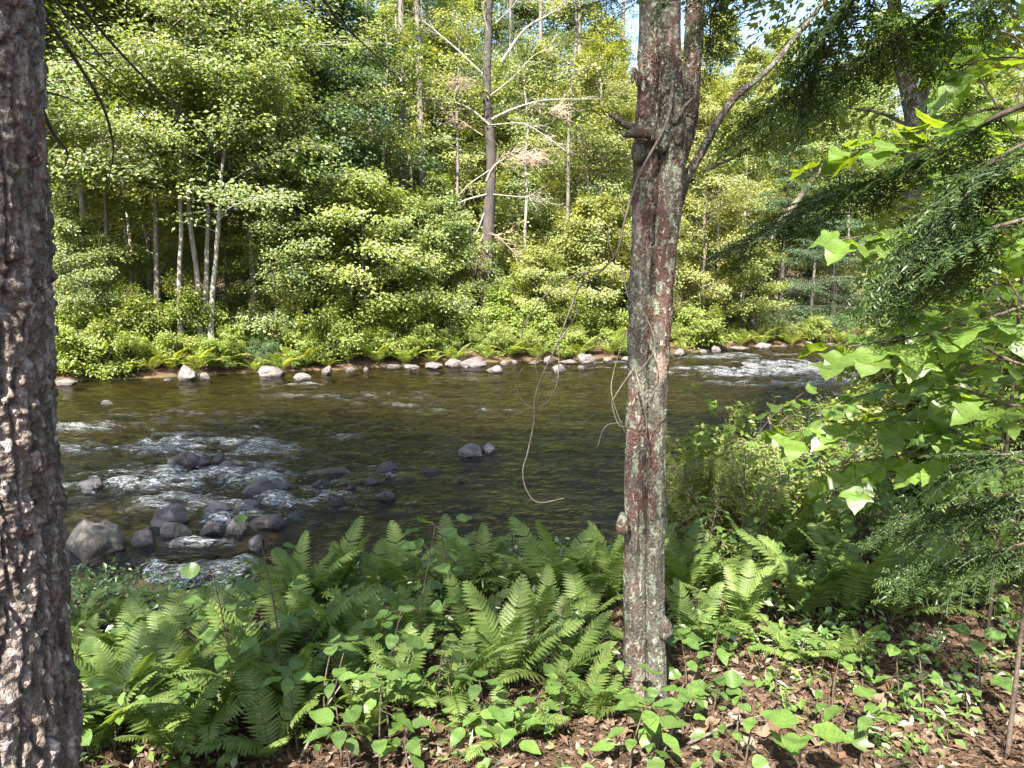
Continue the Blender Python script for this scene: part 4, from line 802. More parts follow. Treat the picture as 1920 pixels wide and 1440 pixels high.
for row, lst in FERN_ROWS.items():
    for i, (px, py, L_) in enumerate(lst):
        p = G(px, py); 
        if p[1] > float(near_shore(np.array([p[0]]))[0]) - 0.25: p[1] = float(near_shore(np.array([p[0]]))[0]) - 0.25; p[2] = gz(p[0], p[1])
        o = thing('fern', SPEC.get((row, i), f'green fern, {ordn(sorted(lst).index((px, py, L_)))} from the furrowed pine in the {row} row of ferns'), 'fern', p - [0, 0, 0.02], 0, f'{row} row of ferns on the near bank')
        n = random.randint(7, 10); a0 = random.uniform(0, 6.28)
        for k in range(n):
            m = random.choice(FRONDS) if (row, i) not in (('front', 7), ('waterside', 14)) else random.choice(FRONDS[:3])
            if (row, i) in (('front', 8), ('front', 9)): m = random.choice(FRONDS[3:5])
            link('frond', m, o, (random.uniform(-.02, .02), random.uniform(-.02, .02), 0), (random.uniform(-0.15, 0.15), random.uniform(-0.12, 0.12), a0 + k * 6.283 / n + random.uniform(-0.3, 0.3)), L_ * {'waterside': (0.46 if px < 520 else 0.64), 'middle': (0.56 if px < 560 else 0.70), 'front': 0.8}[row] * random.uniform(0.8, 1.15))
# ferns hanging over the far waterline
low = [frond_mesh(520 + k, R(a), R(b_), M_SHRUB, 16, 4, True, 0.22) for k, (a, b_) in enumerate(((20, 75), (35, 105)))]
def clump(seed):
    g = np.random.default_rng(seed); mb = MB()
    for k in range(13):
        m = low[k % 2]; V = np.zeros(len(m.vertices) * 3); m.vertices.foreach_get('co', V); V = V.reshape(-1, 3) * g.uniform(0.7, 1.1)
        a = k * 2.4 + g.uniform(-.3, .3); c, s = math.cos(a), math.sin(a); V = V @ np.array([[c, s, 0], [-s, c, 0], [0, 0, 1]])
        Qs = [list(p.vertices) for p in m.polygons]
        mb.add(V, [q for q in Qs if len(q) == 4], [q for q in Qs if len(q) == 3], g.uniform(0.25, 0.9))
    return mb.mesh('fern_clump', M_SHRUB, False)
CL = [clump(530 + k) for k in range(3)]
for i in range(34):
    px = 105 + 1640 * (i + 0.5) / 34 + random.uniform(-12, 12); x, y = far_spot(px, random.uniform(0.02, 0.35))
    o = link('fern', CL[i % 3], None, (x, y, max(0.05, gz(x, y)) - 0.03), (0, 0, random.uniform(0, 6.28)), random.uniform(0.7, 1.25))
    tag(o, f'yellow green fern clump, {ordn(i)} from the left over the far waterline rocks', 'fern', 'fern clumps along the far waterline')

# ------------------------------------------------------------------ broad-leaved seedlings and saplings
def leaf_outline(pts, fold, curl, mat, name, vv=0.5):
    """leaf of length 1 along +X from an outline of (x, half width) right side points; midrib folded, tip curled"""
    P_ = np.array(pts, float); m = len(P_)
    def z(xx, yy): return fold * np.abs(yy) - curl * xx ** 2 + 0.05 * np.sin(11 * xx + 2) * np.abs(yy) / 0.4
    cx = P_[:, 0].clip(0, 1)
    mid = np.stack([cx, 0 * cx, z(cx, 0 * cx)], 1)
    A = np.stack([P_[:, 0], P_[:, 1], z(P_[:, 0], P_[:, 1])], 1); B = A * [1, -1, 1]
    V = np.concatenate([mid, A, B]); i0 = np.arange(m - 1)
    Qs = np.concatenate([np.stack([i0, i0 + 1, m + i0 + 1, m + i0], 1), np.stack([i0 + 1, i0, 2 * m + i0, 2 * m + i0 + 1], 1)])
    mb = MB(); mb.add(V, Qs, None, vv); tube(mb, np.array([[-0.28, 0, 0.02], [-0.1, 0, 0.012], [0.02, 0, 0.0]]), [0.008, 0.007, 0.006], 3, cap=False, var=0.7)
    return mb.mesh(name, mat, True)
def serr(base, k):
    out = []
    for i in range(len(base) - 1):
        (x0, w0), (x1, w1) = base[i], base[i + 1]
        out += [(x0, w0), (x0 + (x1 - x0) * 0.8, (w0 + (w1 - w0) * 0.8) * 1.0 + k)]
    return out + [base[-1]]
OV = [(0, 0.004), (0.06, 0.12), (0.16, 0.22), (0.28, 0.285), (0.42, 0.30), (0.56, 0.27), (0.70, 0.205), (0.82, 0.13), (0.92, 0.055), (1.0, 0.003)]
RO = [(0, 0.06), (0.0, 0.18), (0.10, 0.30), (0.24, 0.38), (0.40, 0.40), (0.56, 0.36), (0.72, 0.28), (0.86, 0.16), (0.95, 0.06), (1.0, 0.003)]
MA = [(0.0, 0.02), (-0.05, 0.17), (0.03, 0.31), (0.16, 0.385), (0.30, 0.43), (0.42, 0.485), (0.56, 0.54), (0.55, 0.41), (0.58, 0.30), (0.67, 0.262), (0.75, 0.215), (0.82, 0.145), (0.90, 0.07), (1.0, 0.003)]
OVAL = [leaf_outline(serr(OV, 0.012), f, c, M_BROAD, 'ovate_leaf') for f, c in ((0.25, 0.10), (0.12, 0.22), (0.35, 0.05), (0.05, 0.3))]
ROUND = [leaf_outline(serr(RO, 0.014), f, c, M_BROAD, 'round_leaf') for f, c in ((0.18, 0.10), (0.08, 0.2), (0.28, 0.06))]
MAPLE = [leaf_outline(serr(MA, 0.012), f, c, M_MAPN, 'maple_leaf') for f, c in ((0.18, 0.12), (0.06, 0.25), (0.30, 0.18), (0.12, 0.05))]
def put_leaf(me, parent, pos, direc, normal, size):
    d = nrm(np.array(direc, float)); n = np.array(normal, float); n = nrm(n - d * (n @ d)); s = np.cross(n, d)
    M = Matrix((( d[0], s[0], n[0], pos[0]), (d[1], s[1], n[1], pos[1]), (d[2], s[2], n[2], pos[2]), (0, 0, 0, 1)))
    o = link('leaf', me, parent); o.matrix_local = M @ Matrix.Scale(size, 4) @ Matrix.Translation((0.28, 0, 0)); return o
def seedling(px, py, h, lsize, kind, label, group, nodes=4, lean=0.15, name='seedling', whorl=0):
    p = G(px, py); g = np.random.default_rng(int(px * 7 + py)); o = thing(name, label, 'seedling' if name == 'seedling' else 'shrub', p, 0, group)
    az = g.uniform(0, 6.28); tip = np.array([math.cos(az) * lean * h, math.sin(az) * lean * h, h]); mb = MB()
    pts = np.array([[0, 0, -0.02], tip * [0.35, 0.35, 0.5] + g.normal(0, 0.02 * h, 3), tip]); tube(mb, pts, [0.0045, 0.0035, 0.002], 5, 14)
    c = spline(pts, 30)
    if whorl:
        for k in range(whorl):
            a = k * 6.283 / whorl + g.uniform(-.25, .25); d = np.array([math.cos(a), math.sin(a), g.uniform(-0.1, 0.25)])
            put_leaf(kind[g.integers(len(kind))], o, c[-1], d, [g.normal(0, .2), g.normal(0, .2), 1], lsize * g.uniform(0.8, 1.15))
        nodes -= 1
    for k in range(nodes):
        f = 0.35 + 0.65 * (k + (0.5 if whorl else 1)) / (nodes + (1 if whorl else 0)); q = c[min(29, int(f * 29))]; a = k * 1.57 + az + g.uniform(-.3, .3)
        for sg in (0, math.pi):
            d = np.array([math.cos(a + sg), math.sin(a + sg), g.uniform(-0.35, 0.3)])
            bl = h * g.uniform(0.05, 0.16); e = q + d * bl
            tube(mb, np.array([q, e]), [0.002, 0.0014], 3, cap=False)
            put_leaf(kind[g.integers(len(kind))], o, e, d + [0, 0, -0.15], [g.normal(0, .3), g.normal(0, .3) - 0.1, 1], lsize * g.uniform(0.7, 1.2))
    link('stem', mb.mesh('seedling_stem', M_TWIG), o)
    return o
def near_shrub(px, py, h, r, n, lsize, kind, label):
    p = G(px, py); g = np.random.default_rng(int(px + py * 3)); o = thing('leafy_shrub', label, 'shrub', p, 0, 'leafy shrubs on the right of the near bank'); mb = MB()
    ns = 6; per = n // ns
    for s in range(ns):
        a = s * 6.283 / ns + g.uniform(-.4, .4); tip = np.array([math.cos(a) * r, math.sin(a) * r, h * g.uniform(0.7, 1.1)])
        pts = np.array([[0, 0, -0.03], tip * [0.3, 0.3, 0.55], tip]); tube(mb, pts, [0.006, 0.004, 0.0015], 5, 16); c = spline(pts, 40)
        for k in range(per):
            q = c[int(8 + 31 * (k + g.random()) / per * 0.99)]; d = nrm(np.array([math.cos(a), math.sin(a), 0]) * 0.6 + g.normal(0, 0.7, 3) * [1, 1, 0.4]); e = q + d * g.uniform(0.04, 0.22) * h
            tube(mb, np.array([q, e]), [0.0018, 0.001], 3, cap=False); put_leaf(kind[g.integers(len(kind))], o, e, d + [0, 0, -0.2], [g.normal(0, .3), g.normal(0, .3) - 0.1, 1], lsize * g.uniform(0.65, 1.2))
    link('stem', mb.mesh('shrub_stem', M_TWIG), o)
for (px, py, h, r, n, ls, kd, lb) in ((1620, 1060, .75, .45, 96, .085, OVAL, 'leafy shrub between the feathery ferns and the forked tree'), (1790, 1090, .8, .45, 96, .085, OVAL, 'leafy shrub under the lowest hemlock boughs'), (1480, 1020, .6, .4, 90, .07, OVAL, 'leafy shrub at the water edge under the hanging maple leaves'), (1330, 1090, .5, .35, 84, .055, OVAL, 'light green shrub close behind the twin-stemmed tree'),
                                      (1900, 1000, 1.1, .5, 96, .10, ROUND, 'tall leafy shrub at the right picture edge'), (1740, 960, 1.1, .55, 96, .09, OVAL, 'tall leafy shrub right of the forked tree foot'), (1850, 930, 1.5, .6, 100, .10, OVAL, 'tallest leafy shrub behind the right edge saplings'), (1560, 960, .8, .5, 90, .075, OVAL, 'leafy shrub in front of the flat grey stone')):
    near_shrub(px, py, h, r, n, ls, kd, lb)
GSD = 'broad-leaved seedlings on the near bank'
SPECIAL = [(560, 1420, .30, .105, OVAL, 'bright five-leaved seedling at the bottom edge near the furrowed pine', 1, 5), (150, 1470, .30, .10, ROUND, 'bright round leaf seedling at the foot of the furrowed pine', 2, 0), (610, 1390, .36, .10, ROUND, 'tall three-leaved seedling behind the bright five-leaved one', 1, 4), (660, 1490, .26, .12, OVAL, 'large-leaved seedling cut by the bottom edge left of centre', 1, 5),
           (1215, 1420, .26, .075, ROUND, 'seedling with toothed round leaves at the foot of the twin-stemmed tree', 3, 0), (1330, 1480, .24, .06, OVAL, 'small bright seedling at the bottom edge right of the twin-stemmed tree', 4, 0), (1490, 1500, .26, .15, ROUND, 'big dark round-leaved seedling at the bottom edge', 2, 3), (1570, 1420, .22, .10, ROUND, 'round-leaved seedling over the dry leaves right of the big dark one', 2, 0),
           (1560, 1330, .2, .09, OVAL, 'small whorled seedling in the middle of the dry leaves', 1, 4), (1690, 1330, .28, .13, OVAL, 'long-leaved seedling in the dry leaves right of the whorled one', 2, 3), (1840, 1330, .28, .12, OVAL, 'long-leaved seedling near the right edge of the dry leaves', 2, 3), (960, 1400, .14, .05, OVAL, 'tiny seedling with six small leaves under the drooping fern', 1, 6)]
for (px, py, h, ls, kd, lb, nd, wh) in SPECIAL: seedling(px, py, h, ls * 0.85, kd, lb, GSD, nd, 0.15, 'seedling', wh)
BUSH = [(440, 1330, .62, .085, ROUND, 'upright viburnum with dark toothed leaves among the left ferns', 6), (530, 1350, .75, .075, OVAL, 'tall dark-stemmed viburnum with a forked stem in the left ferns', 7), (770, 1250, .66, .09, ROUND, 'viburnum with heart-shaped leaves above the middle ferns', 6), (720, 1330, .45, .085, ROUND, 'dark viburnum left of the upright vase-shaped fern', 5), (860, 1190, .6, .08, ROUND, 'viburnum by the water behind the upright vase-shaped fern', 5),
        (1330, 1060, .9, .085, OVAL, 'leggy bright shrub by the water right of the twin-stemmed tree', 9), (1430, 1020, 1.05, .09, ROUND, 'leafy shrub over the water with hanging rounded leaves', 9), (1400, 1110, .7, .06, OVAL, 'fine-leaved yellow green shrub right of the twin-stemmed tree', 10), (1310, 1120, .6, .06, OVAL, 'fine-leaved shrub touching the twin-stemmed tree', 9), (1520, 1010, .8, .08, OVAL, 'dense shrub at the foot of the forked tree', 9), (1620, 990, .8, .08, OVAL, 'dense shrub just left of the forked tree foot', 9), (1760, 1010, .8, .09, OVAL, 'dense shrub just right of the forked tree foot', 9), (1850, 1040, .9, .09, ROUND, 'dense dark shrub at the right edge under the hemlock', 9), (1700, 1080, .6, .08, OVAL, 'low shrub behind the pair of feathery ferns', 8)]
for (px, py, h, ls, kd, lb, nd) in BUSH:
    seedling(px, py, h, ls, kd, lb, 'viburnums and shrubs on the near bank', nd, 0.2, 'viburnum')
k = 0
for px in sorted(random.uniform(140, 1900) for i in range(70)):
    py = random.uniform(1230, 1460)
    if px > 1400 and py > 1260 and random.random() < 0.72: continue
    if 850 < px < 1150 and py > 1250 and random.random() < 0.5: continue
    kd_ = random.choice([OVAL, OVAL, ROUND])
    seedling(px, py, random.uniform(.12, .34), random.uniform(.05, .095), kd_, f'small {"round" if kd_ is ROUND else "oval"}-leaved seedling, {ordn(k)} from the left of the scattered small seedlings', 'small scattered seedlings', random.randint(1, 4), 0.2, 'seedling', random.choice([0, 0, 3, 4, 5])); k += 1

def leafy_branch(o, b, pix, r0, size, n, kinds, g, drop=0.25, spread=0.10, Y=None):
    """a branch given by (pixel x, pixel y, depth) points with paired leaves"""
    pts = np.array([P(px, py, d) - b for px, py, d in pix]); mb = MB(); tube(mb, pts, np.linspace(r0, 0.0018, len(pts)), 6, 30); c = spline(pts, 60)
    for k in range(n):
        f = 0.15 + 0.85 * (k + g.uniform(0, 1)) / n; m = min(59, int(f * 59)); q = c[m]; tg = nrm(c[min(59, m + 1)] - c[m - 1])
        sd = np.array([-tg[1], tg[0], 0]) * (1 if k % 2 else -1) + g.normal(0, 0.25, 3); d = nrm(tg * g.uniform(0.3, 1.2) + sd * 0.8 + [0, 0, -drop])
        e = q + nrm(d + [0, 0, 0.2]) * g.uniform(0.2, 1.2) * spread; tube(mb, np.array([q, e]), [0.0016, 0.001], 3, cap=False)
        put_leaf(kinds[g.integers(len(kinds))], o, e, d, [g.normal(0, .3), g.normal(0, .3) - 0.15, 1], size * g.uniform(0.65, 1.2))
    link('branch', mb.mesh('leafy_branch', M_TWIG), o)
g = np.random.default_rng(909)
def sapling(px, y, label, branches, hgt):
    x = (px - 960) / FPX * y; b = np.array([x, y, gz(x, y)])
    o = thing('maple_sapling', label, 'sapling', b, 0, 'maple saplings on the right of the near bank')
    mb = MB(); tube(mb, np.array([[0, 0, -0.05], [0.03, 0.02, hgt * 0.5], [0.0, 0.05, hgt]]), [0.009, 0.007, 0.003], 7, 20); link('stem', mb.mesh('sapling_stem', M_TWIG), o)
    for (pix, r0, size, n, drop, spr) in branches: leafy_branch(o, b, pix, r0, size, n, MAPLE, g, drop, spr)
sapling(1960, 2.5, 'maple sapling with large drooping lobed leaves over the water at right', [
    ([(1960, 560, 2.45), (1840, 600, 2.4), (1720, 630, 2.4), (1590, 650, 2.35)], 0.006, 0.125, 26, 0.35, 0.09),
    ([(1960, 700, 2.5), (1860, 660, 2.6), (1760, 600, 2.7), (1700, 570, 2.8)], 0.006, 0.11, 20, 0.25, 0.09),
    ([(1960, 880, 2.5), (1850, 840, 2.6), (1740, 790, 2.7), (1600, 795, 2.8), (1470, 810, 2.9)], 0.006, 0.10, 40, 0.3, 0.09),
    ([(1860, 840, 2.6), (1760, 850, 2.7), (1640, 860, 2.8), (1560, 880, 2.8)], 0.004, 0.10, 22, 0.5, 0.08),
    ([(1960, 640, 2.5), (1900, 540, 2.6), (1860, 480, 2.7), (1820, 420, 2.8)], 0.006, 0.10, 22, 0.2, 0.10),
    ([(1960, 760, 2.4), (1900, 760, 2.4), (1840, 740, 2.5), (1780, 720, 2.6)], 0.005, 0.10, 24, 0.25, 0.10)], 2.2)
sapling(1900, 3.5, 'maple sapling with bright yellow green translucent leaves above the dark hemlock bough', [
    ([(1900, 330, 3.0), (1800, 290, 2.6), (1700, 270, 2.5), (1580, 285, 2.45)], 0.005, 0.10, 34, 0.15, 0.08),
    ([(1900, 500, 3.0), (1780, 450, 2.6), (1680, 435, 2.5), (1575, 450, 2.45)], 0.004, 0.10, 18, 0.2, 0.08),
    ([(1900, 250, 3.5), (1820, 120, 3.4), (1760, 40, 2.8), (1690, 15, 2.5)], 0.005, 0.10, 24, 0.2, 0.1),
    ([(1900, 420, 3.6), (1940, 380, 3.4), (1900, 360, 3.2)], 0.005, 0.11, 14, 0.2, 0.1),
    ([(1900, 200, 3.6), (1930, 100, 3.6), (1860, 60, 3.6), (1800, 150, 3.7)], 0.005, 0.11, 24, 0.2, 0.12),
    ([(1900, 620, 3.6), (1830, 560, 3.7), (1760, 530, 3.8), (1680, 520, 3.9)], 0.005, 0.11, 24, 0.2, 0.12)], 3.4)
sapling(1800, 4.6, 'maple sapling with small dark leaves massed behind the drooping one', [
    ([(1800, 700, 4.6), (1860, 640, 4.5), (1920, 600, 4.5)], 0.006, 0.10, 22, 0.2, 0.14), ([(1800, 760, 4.6), (1720, 720, 4.5), (1620, 740, 4.4), (1540, 770, 4.4)], 0.006, 0.10, 26, 0.25, 0.12),
    ([(1800, 850, 4.6), (1880, 800, 4.5), (1940, 780, 4.4)], 0.006, 0.10, 26, 0.2, 0.14), ([(1800, 900, 4.6), (1720, 880, 4.6), (1640, 900, 4.5), (1560, 930, 4.5)], 0.006, 0.10, 28, 0.25, 0.12), ([(1800, 800, 4.6), (1840, 880, 4.5), (1910, 900, 4.4)], 0.005, 0.10, 24, 0.2, 0.14),
    ([(1800, 640, 4.6), (1860, 540, 4.6), (1900, 470, 4.6)], 0.005, 0.10, 24, 0.2, 0.14)], 2.6)
sapling(1380, 4.9, 'small maple sapling leaning over the water just right of the twin-stemmed tree', [
    ([(1380, 980, 4.9), (1400, 860, 4.9), (1440, 790, 4.9), (1500, 740, 4.9)], 0.006, 0.085, 24, 0.3, 0.10), ([(1400, 860, 4.9), (1360, 790, 4.9), (1310, 740, 4.9)], 0.004, 0.075, 16, 0.2, 0.10),
    ([(1390, 900, 4.9), (1450, 870, 4.8), (1520, 850, 4.7)], 0.004, 0.085, 20, 0.5, 0.10)], 1.0)
sapling(1880, 5.6, 'tall maple sapling filling the gap behind the forked tree at right', [
    ([(1880, 560 + 60 * j, 5.6), (1880 + sx * 45, 530 + 60 * j, 5.5), (1880 + sx * 110, 520 + 60 * j, 5.4)], 0.006, 0.11, 20, 0.2, 0.18) for j in range(-4, 6) for sx in (-1, 0.6)], 3.2)
sapling(1980, 3.2, 'maple sapling at the right edge with leaves hanging at mid height', [
    ([(1980, 520 + 95 * j, 3.2), (1920, 490 + 95 * j, 3.1), (1850, 490 + 95 * j, 3.0), (1790, 510 + 95 * j, 3.0)], 0.005, 0.105, 22, 0.3, 0.11) for j in range(-4, 5)], 3.0)
for i, (x, y, kd, sc) in enumerate(sorted(((4.6, 6.2, 's3', .95), (5.4, 7.4, 's1', 1.2), (6.4, 8.6, 's3', 1.2), (5.0, 8.6, 's2', .9), (7.2, 10.2, 'young_a', .5), (6.3, 6.9, 'young_a', .48), (4.0, 5.4, 's2', .7), (8.2, 11.4, 's3', 1.3), (7.4, 8.4, 'young_b', .5), (3.4, 6.6, 's2', .5), (4.2, 7.6, 's1', .55)), key=lambda t: math.hypot(t[0], t[1]))):
    wood, lv = SHRUB[kd] if kd in SHRUB else PROTO[kd]
    o = thing('shrub', f'leafy green shrub, {ordn(i)} nearest in the thicket right of the forked tree', 'shrub', (x, y, gz(x, y)), random.uniform(0, 6.28), 'thicket on the right of the near bank', sc); link('stem', wood, o); link('foliage', lv, o)
for i, (px, py, sc) in enumerate(((1285, 1075, .30), (1335, 1050, .36), (1385, 1065, .34), (1430, 1030, .40), (1490, 1010, .36))):
    p = G(px, py); wood, lv = SHRUB['s3' if i % 2 == 0 else 's1']
    o = thing('shrub', f'fine-leaved yellow green bush, {ordn(i)} right of the twin-stemmed tree along the near water edge', 'shrub', p, random.uniform(0, 6.28), 'bushes at the near water edge', sc); link('stem', wood, o); link('foliage', lv, o)
# a leafy bough low over the far rapids
# ------------------------------------------------------------------ hemlock at the right
def hem_spray(seed):
    g = np.random.default_rng(seed); mb = MB()
    def twig(p0, d, L_, up_):
        n = max(6, int(L_ / 0.0052)); tube(mb, np.array([p0, p0 + d * L_ * 0.5, p0 + d * L_ + [0, 0, -0.06 * L_]]), [0.0012, 0.001, 0.0006], 3, cap=False, var=0.1)
        t = np.linspace(0.05, 1, n); pos = p0 + d * (L_ * t)[:, None] + np.array([0, 0, -0.06 * L_]) * (t ** 2)[:, None]; sd = nrm(np.cross(up_, d))
        sg = np.where(np.arange(n) % 2 == 0, 1.0, -1.0)[:, None]
        dr = sd * sg + d * 0.55 + g.normal(0, 0.15, (n, 3)); nn = np.tile(up_, (n, 1)) + g.normal(0, 0.3, (n, 3))
        leaves(mb, pos, 0.021 * g.uniform(0.7, 1.15, n) * (1.15 - 0.5 * t), nn, dr, np.clip(g.normal(0.35, 0.15, n) + 0.35 * (t > 0.85), 0, 1), LEAF_L * [1, 1.25, 1])
    up_ = np.array([0, 0, 1.0]); d = np.array([1.0, 0, 0]); twig(np.zeros(3), d, 0.26, up_)
    for k in range(9):
        f = 0.02 + 0.026 * k; s = 1 if k % 2 else -1; dd = nrm(np.array([0.75, s * 0.85, g.uniform(-0.15, 0.1)])); twig(np.array([f, 0, -0.06 * 0.26 * (f / 0.26) ** 2]), dd, (0.125 - 0.011 * k) * g.uniform(0.8, 1.2), up_)
    return mb.mesh('hemlock_spray', M_HEMN, False)
SPR = [hem_spray(600 + k) for k in range(4)]
def hemlock():
    b = np.array([2.75, 2.0, gz(2.75, 2.0)]); o = thing('hemlock_tree', 'hemlock outside the right edge whose dark needle boughs hang into view', 'hemlock tree', b)
    mb = MB(); tube(mb, np.array([[0, 0, -0.1], [0.02, 0, 5], [0, 0, 11]]), [0.16, 0.12, 0.03], 16, 60); link('trunk', mb.mesh('hemlock_trunk', M_FDARK), o)
    g = np.random.default_rng(77)
    BG = [([(2300, 60, 2.1), (1960, 180, 2.2), (1800, 270, 2.5), (1640, 335, 2.8), (1500, 395, 3.1), (1400, 450, 3.3)], 0.016, 1.35, 62, 0.22), ([(2300, 0, 2.1), (1960, 250, 2.0), (1850, 330, 2.1), (1760, 420, 2.2), (1700, 480, 2.3)], 0.012, 1.3, 46, 0.30),
          ([(2300, -260, 2.2), (1900, -60, 2.3), (1700, 60, 2.5), (1560, 140, 2.7), (1420, 220, 2.9)], 0.014, 1.25, 56, 0.25), ([(2200, -400, 2.2), (1700, -120, 2.4), (1450, -60, 2.5), (1280, -30, 2.6), (1110, 5, 2.7)], 0.012, 1.0, 46, 0.16),
          ([(2200, -300, 2.2), (1750, -100, 2.3), (1600, 0, 2.4), (1520, 90, 2.5), (1500, 170, 2.6)], 0.010, 1.25, 46, 0.3), ([(2200, -300, 2.2), (1960, -60, 2.6), (1850, 10, 2.8), (1780, 70, 3.0)], 0.010, 1.2, 30, 0.25),
          ([(2400, 360, 2.1), (1960, 400, 2.0), (1860, 430, 2.1), (1780, 480, 2.2)], 0.010, 1.2, 30, 0.3), ([(2400, 800, 2.1), (1980, 900, 2.4), (1820, 940, 2.6), (1680, 975, 2.8)], 0.010, 1.2, 44, 0.2), ([(2400, 900, 2.1), (1980, 1000, 2.3), (1840, 1040, 2.5), (1720, 1060, 2.7)], 0.010, 1.2, 40, 0.2),
          ([(2400, 760, 2.1), (1980, 830, 2.2), (1860, 850, 2.3), (1780, 880, 2.4)], 0.008, 1.1, 30, 0.2), ([(2200, -350, 2.2), (1600, -120, 2.3), (1400, -70, 2.4), (1340, 10, 2.5), (1330, 80, 2.6)], 0.008, 0.9, 26, 0.2)]
    for (pix, r0, sc, n, hang) in BG:
        pts = np.array([P(*a) for a in pix]) - b; st = np.array([0, 0, pts[0][2] + 0.3]); pts = np.vstack([st, pts[1:]])
        mb = MB(); tube(mb, pts, np.linspace(r0 * 0.7, 0.002, len(pts)), 7, 50)
        bo = link('bough', mb.mesh('hemlock_bough', M_TWIG), o); c = spline(pts, 120); f0 = 0.22
        n = int(n * 0.5)
        for k in range(n):
            f = f0 + (1 - f0) * (k + g.uniform(0, 1)) / n; m = min(118, int(f * 119)); q = c[m]; tg = nrm(c[min(119, m + 1)] - c[m - 1]); side = nrm(np.array([-tg[1], tg[0], 0])) * (1 if k % 2 else -1)
            d = nrm(tg * g.uniform(0.5, 1.0) + side * g.uniform(0.3, 1.0) * (0.2 if k >= n - 2 else 1) + np.array([0, 0, -hang * g.uniform(0.2, 2.2)])); nn = np.array([g.normal(0, .25), g.normal(0, .25) - 0.1, 1.0]); nn = nrm(nn - d * (nn @ d)); s = np.cross(nn, d)
            S = link('spray', SPR[g.integers(4)], bo); S.matrix_local = Matrix(((d[0], s[0], nn[0], q[0]), (d[1], s[1], nn[1], q[1]), (d[2], s[2], nn[2], q[2]), (0, 0, 0, 1))) @ Matrix.Scale(sc * g.uniform(0.7, 1.25) * (1.1 - 0.35 * f), 4)
    link('crown', shade_crown('hemlock_crown', 405, (2.75, 1.4, 8.0), (1.8, 2.0, 2.4), 3500, 0.10, M_HEMF, b, LEAF_L), o)
hemlock()
# ------------------------------------------------------------------ ground cover
def scatter(n, x0, x1, y0, y1, seed):
    g = np.random.default_rng(seed); x = g.uniform(x0, x1, n); y = g.uniform(y0, y1, n); ok = near_shore(x) - y > 0.12
    x, y = x[ok], y[ok]; e = 0.02
    z = ground_z(x, y); nn = np.stack([-(ground_z(x + e, y) - z) / e, -(ground_z(x, y + e) - z) / e, np.ones_like(x)], 1)
    return g, np.stack([x, y, z], 1), nrm(nn)
g_, pos, nn = scatter(26000, -3.6, 5.0, 1.3, 8.0, 81); mb = MB(); m = len(pos)
leaves(mb, pos + nn * g_.uniform(0.003, 0.02, (m, 1)), g_.uniform(0.02, 0.06, m), nn + g_.normal(0, 0.45, (m, 3)), g_.normal(size=(m, 3)), np.clip(g_.normal(0.5, 0.3, m), 0, 1), LEAF_T)
g_, pos, nn = scatter(36000, -2.6, 4.2, 1.3, 5.5, 82); m = len(pos)
leaves(mb, pos + nn * g_.uniform(0.003, 0.022, (m, 1)), g_.uniform(0.04, 0.09, m), nn + g_.normal(0, 0.3, (m, 3)), g_.normal(size=(m, 3)), np.clip(g_.normal(0.52, 0.12, m), 0, 1), LEAF_N * [1, 0.35, 1])
struct('leaf_litter', mb.mesh('leaf_litter', M_LITTER, False), 'brown dry leaves and pine needles covering the near bank', 'stuff')
DRY = [leaf_outline([(a * 0.98, w * 1.0 + (0.05 if q % 2 else 0)) for q, (a, w) in enumerate(OV)], f, c, M_LITTER, 'dry_leaf', v) for f, c, v in ((0.5, 0.3, 0.75), (-0.4, -0.25, 0.6), (0.3, 0.5, 0.9), (0.7, -0.2, 0.5))]
DRY += [leaf_outline(MA, f, c, M_LITTER, 'dry_leaf', v) for f, c, v in ((0.5, 0.3, 0.8), (-0.3, -0.3, 0.6))]
for k in range(240):
    px, py = (random.uniform(1240, 1915), random.uniform(1190, 1435)) if k < 190 else (random.uniform(650, 1250), random.uniform(1300, 1435))
    p = G(px, py); o = link('fallen_leaf', DRY[k % 6], ground, p + [0, 0, 0.02], (random.uniform(-.5, .5), random.uniform(-.5, .5), random.uniform(0, 6.28)), random.uniform(0.035, 0.075))
g_, pos, nn = scatter(42000, -1.6, 4.2, 1.4, 5.0, 83); mb = MB(); m = len(pos)
leaves(mb, pos + nn * g_.uniform(0.002, 0.014, (m, 1)), g_.uniform(0.012, 0.045, m), nn + g_.normal(0, 0.5, (m, 3)), g_.normal(size=(m, 3)), np.clip(g_.normal(0.38, 0.26, m), 0, 1), LEAF_T * [1, 0.8, 1.6])
struct('leaf_crumbs', mb.mesh('leaf_crumbs', M_LITTER, False), 'small brown leaf fragments on the near bank', 'stuff')
# small weeds and mosses that cover both banks
mb = MB()
for (n, x0, x1, y0, y1, sd, keep) in ((2600, -3.8, 3.6, 3.2, 7.6, 91, 0), (1500, 1.0, 8.0, 5.0, 12.0, 92, 0), (700, -2.5, 3.5, 1.6, 3.6, 93, 1)):
    g_, pos, nn = scatter(n, x0, x1, y0, y1, sd)
    for p in pos:
        if noise3(p[0] * 1.4, p[1] * 1.4, seed=94) < (-0.3 if keep == 0 else 0.15): continue
        q = 9; h = g_.uniform(0.04, 0.20) * (1.3 if keep == 0 else 0.5)
        leaves(mb, p + np.stack([g_.normal(0, .045, q), g_.normal(0, .045, q), g_.uniform(0.02, h, q)], 1), g_.uniform(0.03, 0.065, q), g_.normal(0, .5, (q, 3)) + [0, 0, 1], g_.normal(size=(q, 3)), np.clip(g_.normal(0.5, .2, q), 0, 1), LEAF_T if g_.random() < 0.6 else LEAF_L)
struct('undergrowth', mb.mesh('undergrowth', M_WEED, False), 'small green weeds covering the near bank between the ferns', 'stuff')
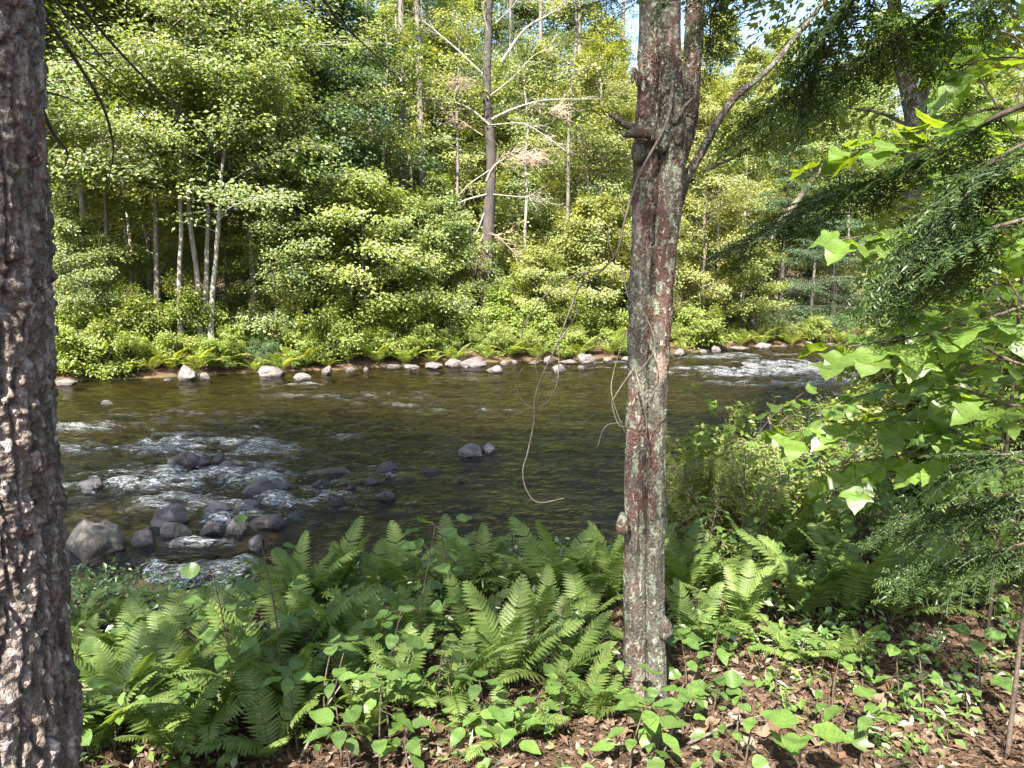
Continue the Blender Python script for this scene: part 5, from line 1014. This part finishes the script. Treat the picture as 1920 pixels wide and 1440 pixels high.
g_ = np.random.default_rng(95); m = 60000; x = g_.uniform(-30, 45, m); bk = g_.gamma(1.6, 5.0, m) + 0.3; y = far_shore(x) + bk; mb = MB(); z = ground_z(x, y)
leaves(mb, np.stack([x, y, z + g_.uniform(0.05, 1.0, m) * (0.4 + 0.6 * g_.random(m)) + 0.35 * noise3(x * 0.7, y * 0.7, seed=96)], 1), g_.uniform(0.10, 0.2, m), g_.normal(0, .45, (m, 3)) + [0, 0, 1], g_.normal(size=(m, 3)), np.clip(g_.normal(0.35, .2, m), 0, 1))
struct('far_undergrowth', mb.mesh('far_undergrowth', M_MAPLE, False), 'low green undergrowth on the far forest floor', 'stuff')
m = 70000; x = g_.uniform(-75, 110, m); y = far_shore(x) + g_.uniform(48, 62, m); mb = MB(); z = ground_z(x, y)
hmax = 15 + 4 * noise3(x * 0.12, y * 0, seed=97); cl = 0.5 * (1 + fbm(x * 0.35, y * 0.35, z * 0, 98, 3))
leaves(mb, np.stack([x, y, z + hmax * g_.random(m) ** 0.9], 1), g_.uniform(0.35, 0.75, m), g_.normal(0, .5, (m, 3)) + [0, -0.3, 1], g_.normal(size=(m, 3)), np.clip(g_.normal(0.4, .2, m), 0, 1))
struct('far_wood', mb.mesh('far_wood', M_MAPLE, False), 'dense green wood closing off the view far behind the river', 'stuff')
# fallen twigs on the near bank
for k, (a, c_, lb) in enumerate((((560, 1440), (640, 1345), 'pale bare twig leaning up at the bottom edge left of centre'), ((1235, 1440), (1300, 1345), 'forked pale twig at the bottom edge right of the twin-stemmed tree'), ((1040, 1265), (1160, 1312), 'thin dead stick on the ground left of the twin-stemmed tree'), ((1290, 1400), (1460, 1372), 'dead stick lying under the seedlings right of the twin-stemmed tree'), ((700, 1430), (780, 1440), 'weathered stick on the ground at the bottom edge'))):
    p = G(*a); q = G(*c_); b = p.copy(); mb = MB(); up_ = 0.16 if k < 2 else 0.02
    q = q + [0, 0, up_]; mid = (p + q) / 2 + np.array([0.02, 0.02, 0.03])
    tube(mb, np.array([p - b, mid - b, q - b]) + [0, 0, 0.012], [0.006, 0.005, 0.002], 6, 16); tube(mb, np.array([mid - b, mid - b + (q - p) * 0.3 + [0.05, -0.04, 0.05]]) + [0, 0, 0.012], [0.004, 0.0015], 5)
    tag(link('fallen_twig', mb.mesh('fallen_twig', M_VINE), None, b), lb, 'twig', 'fallen twigs')
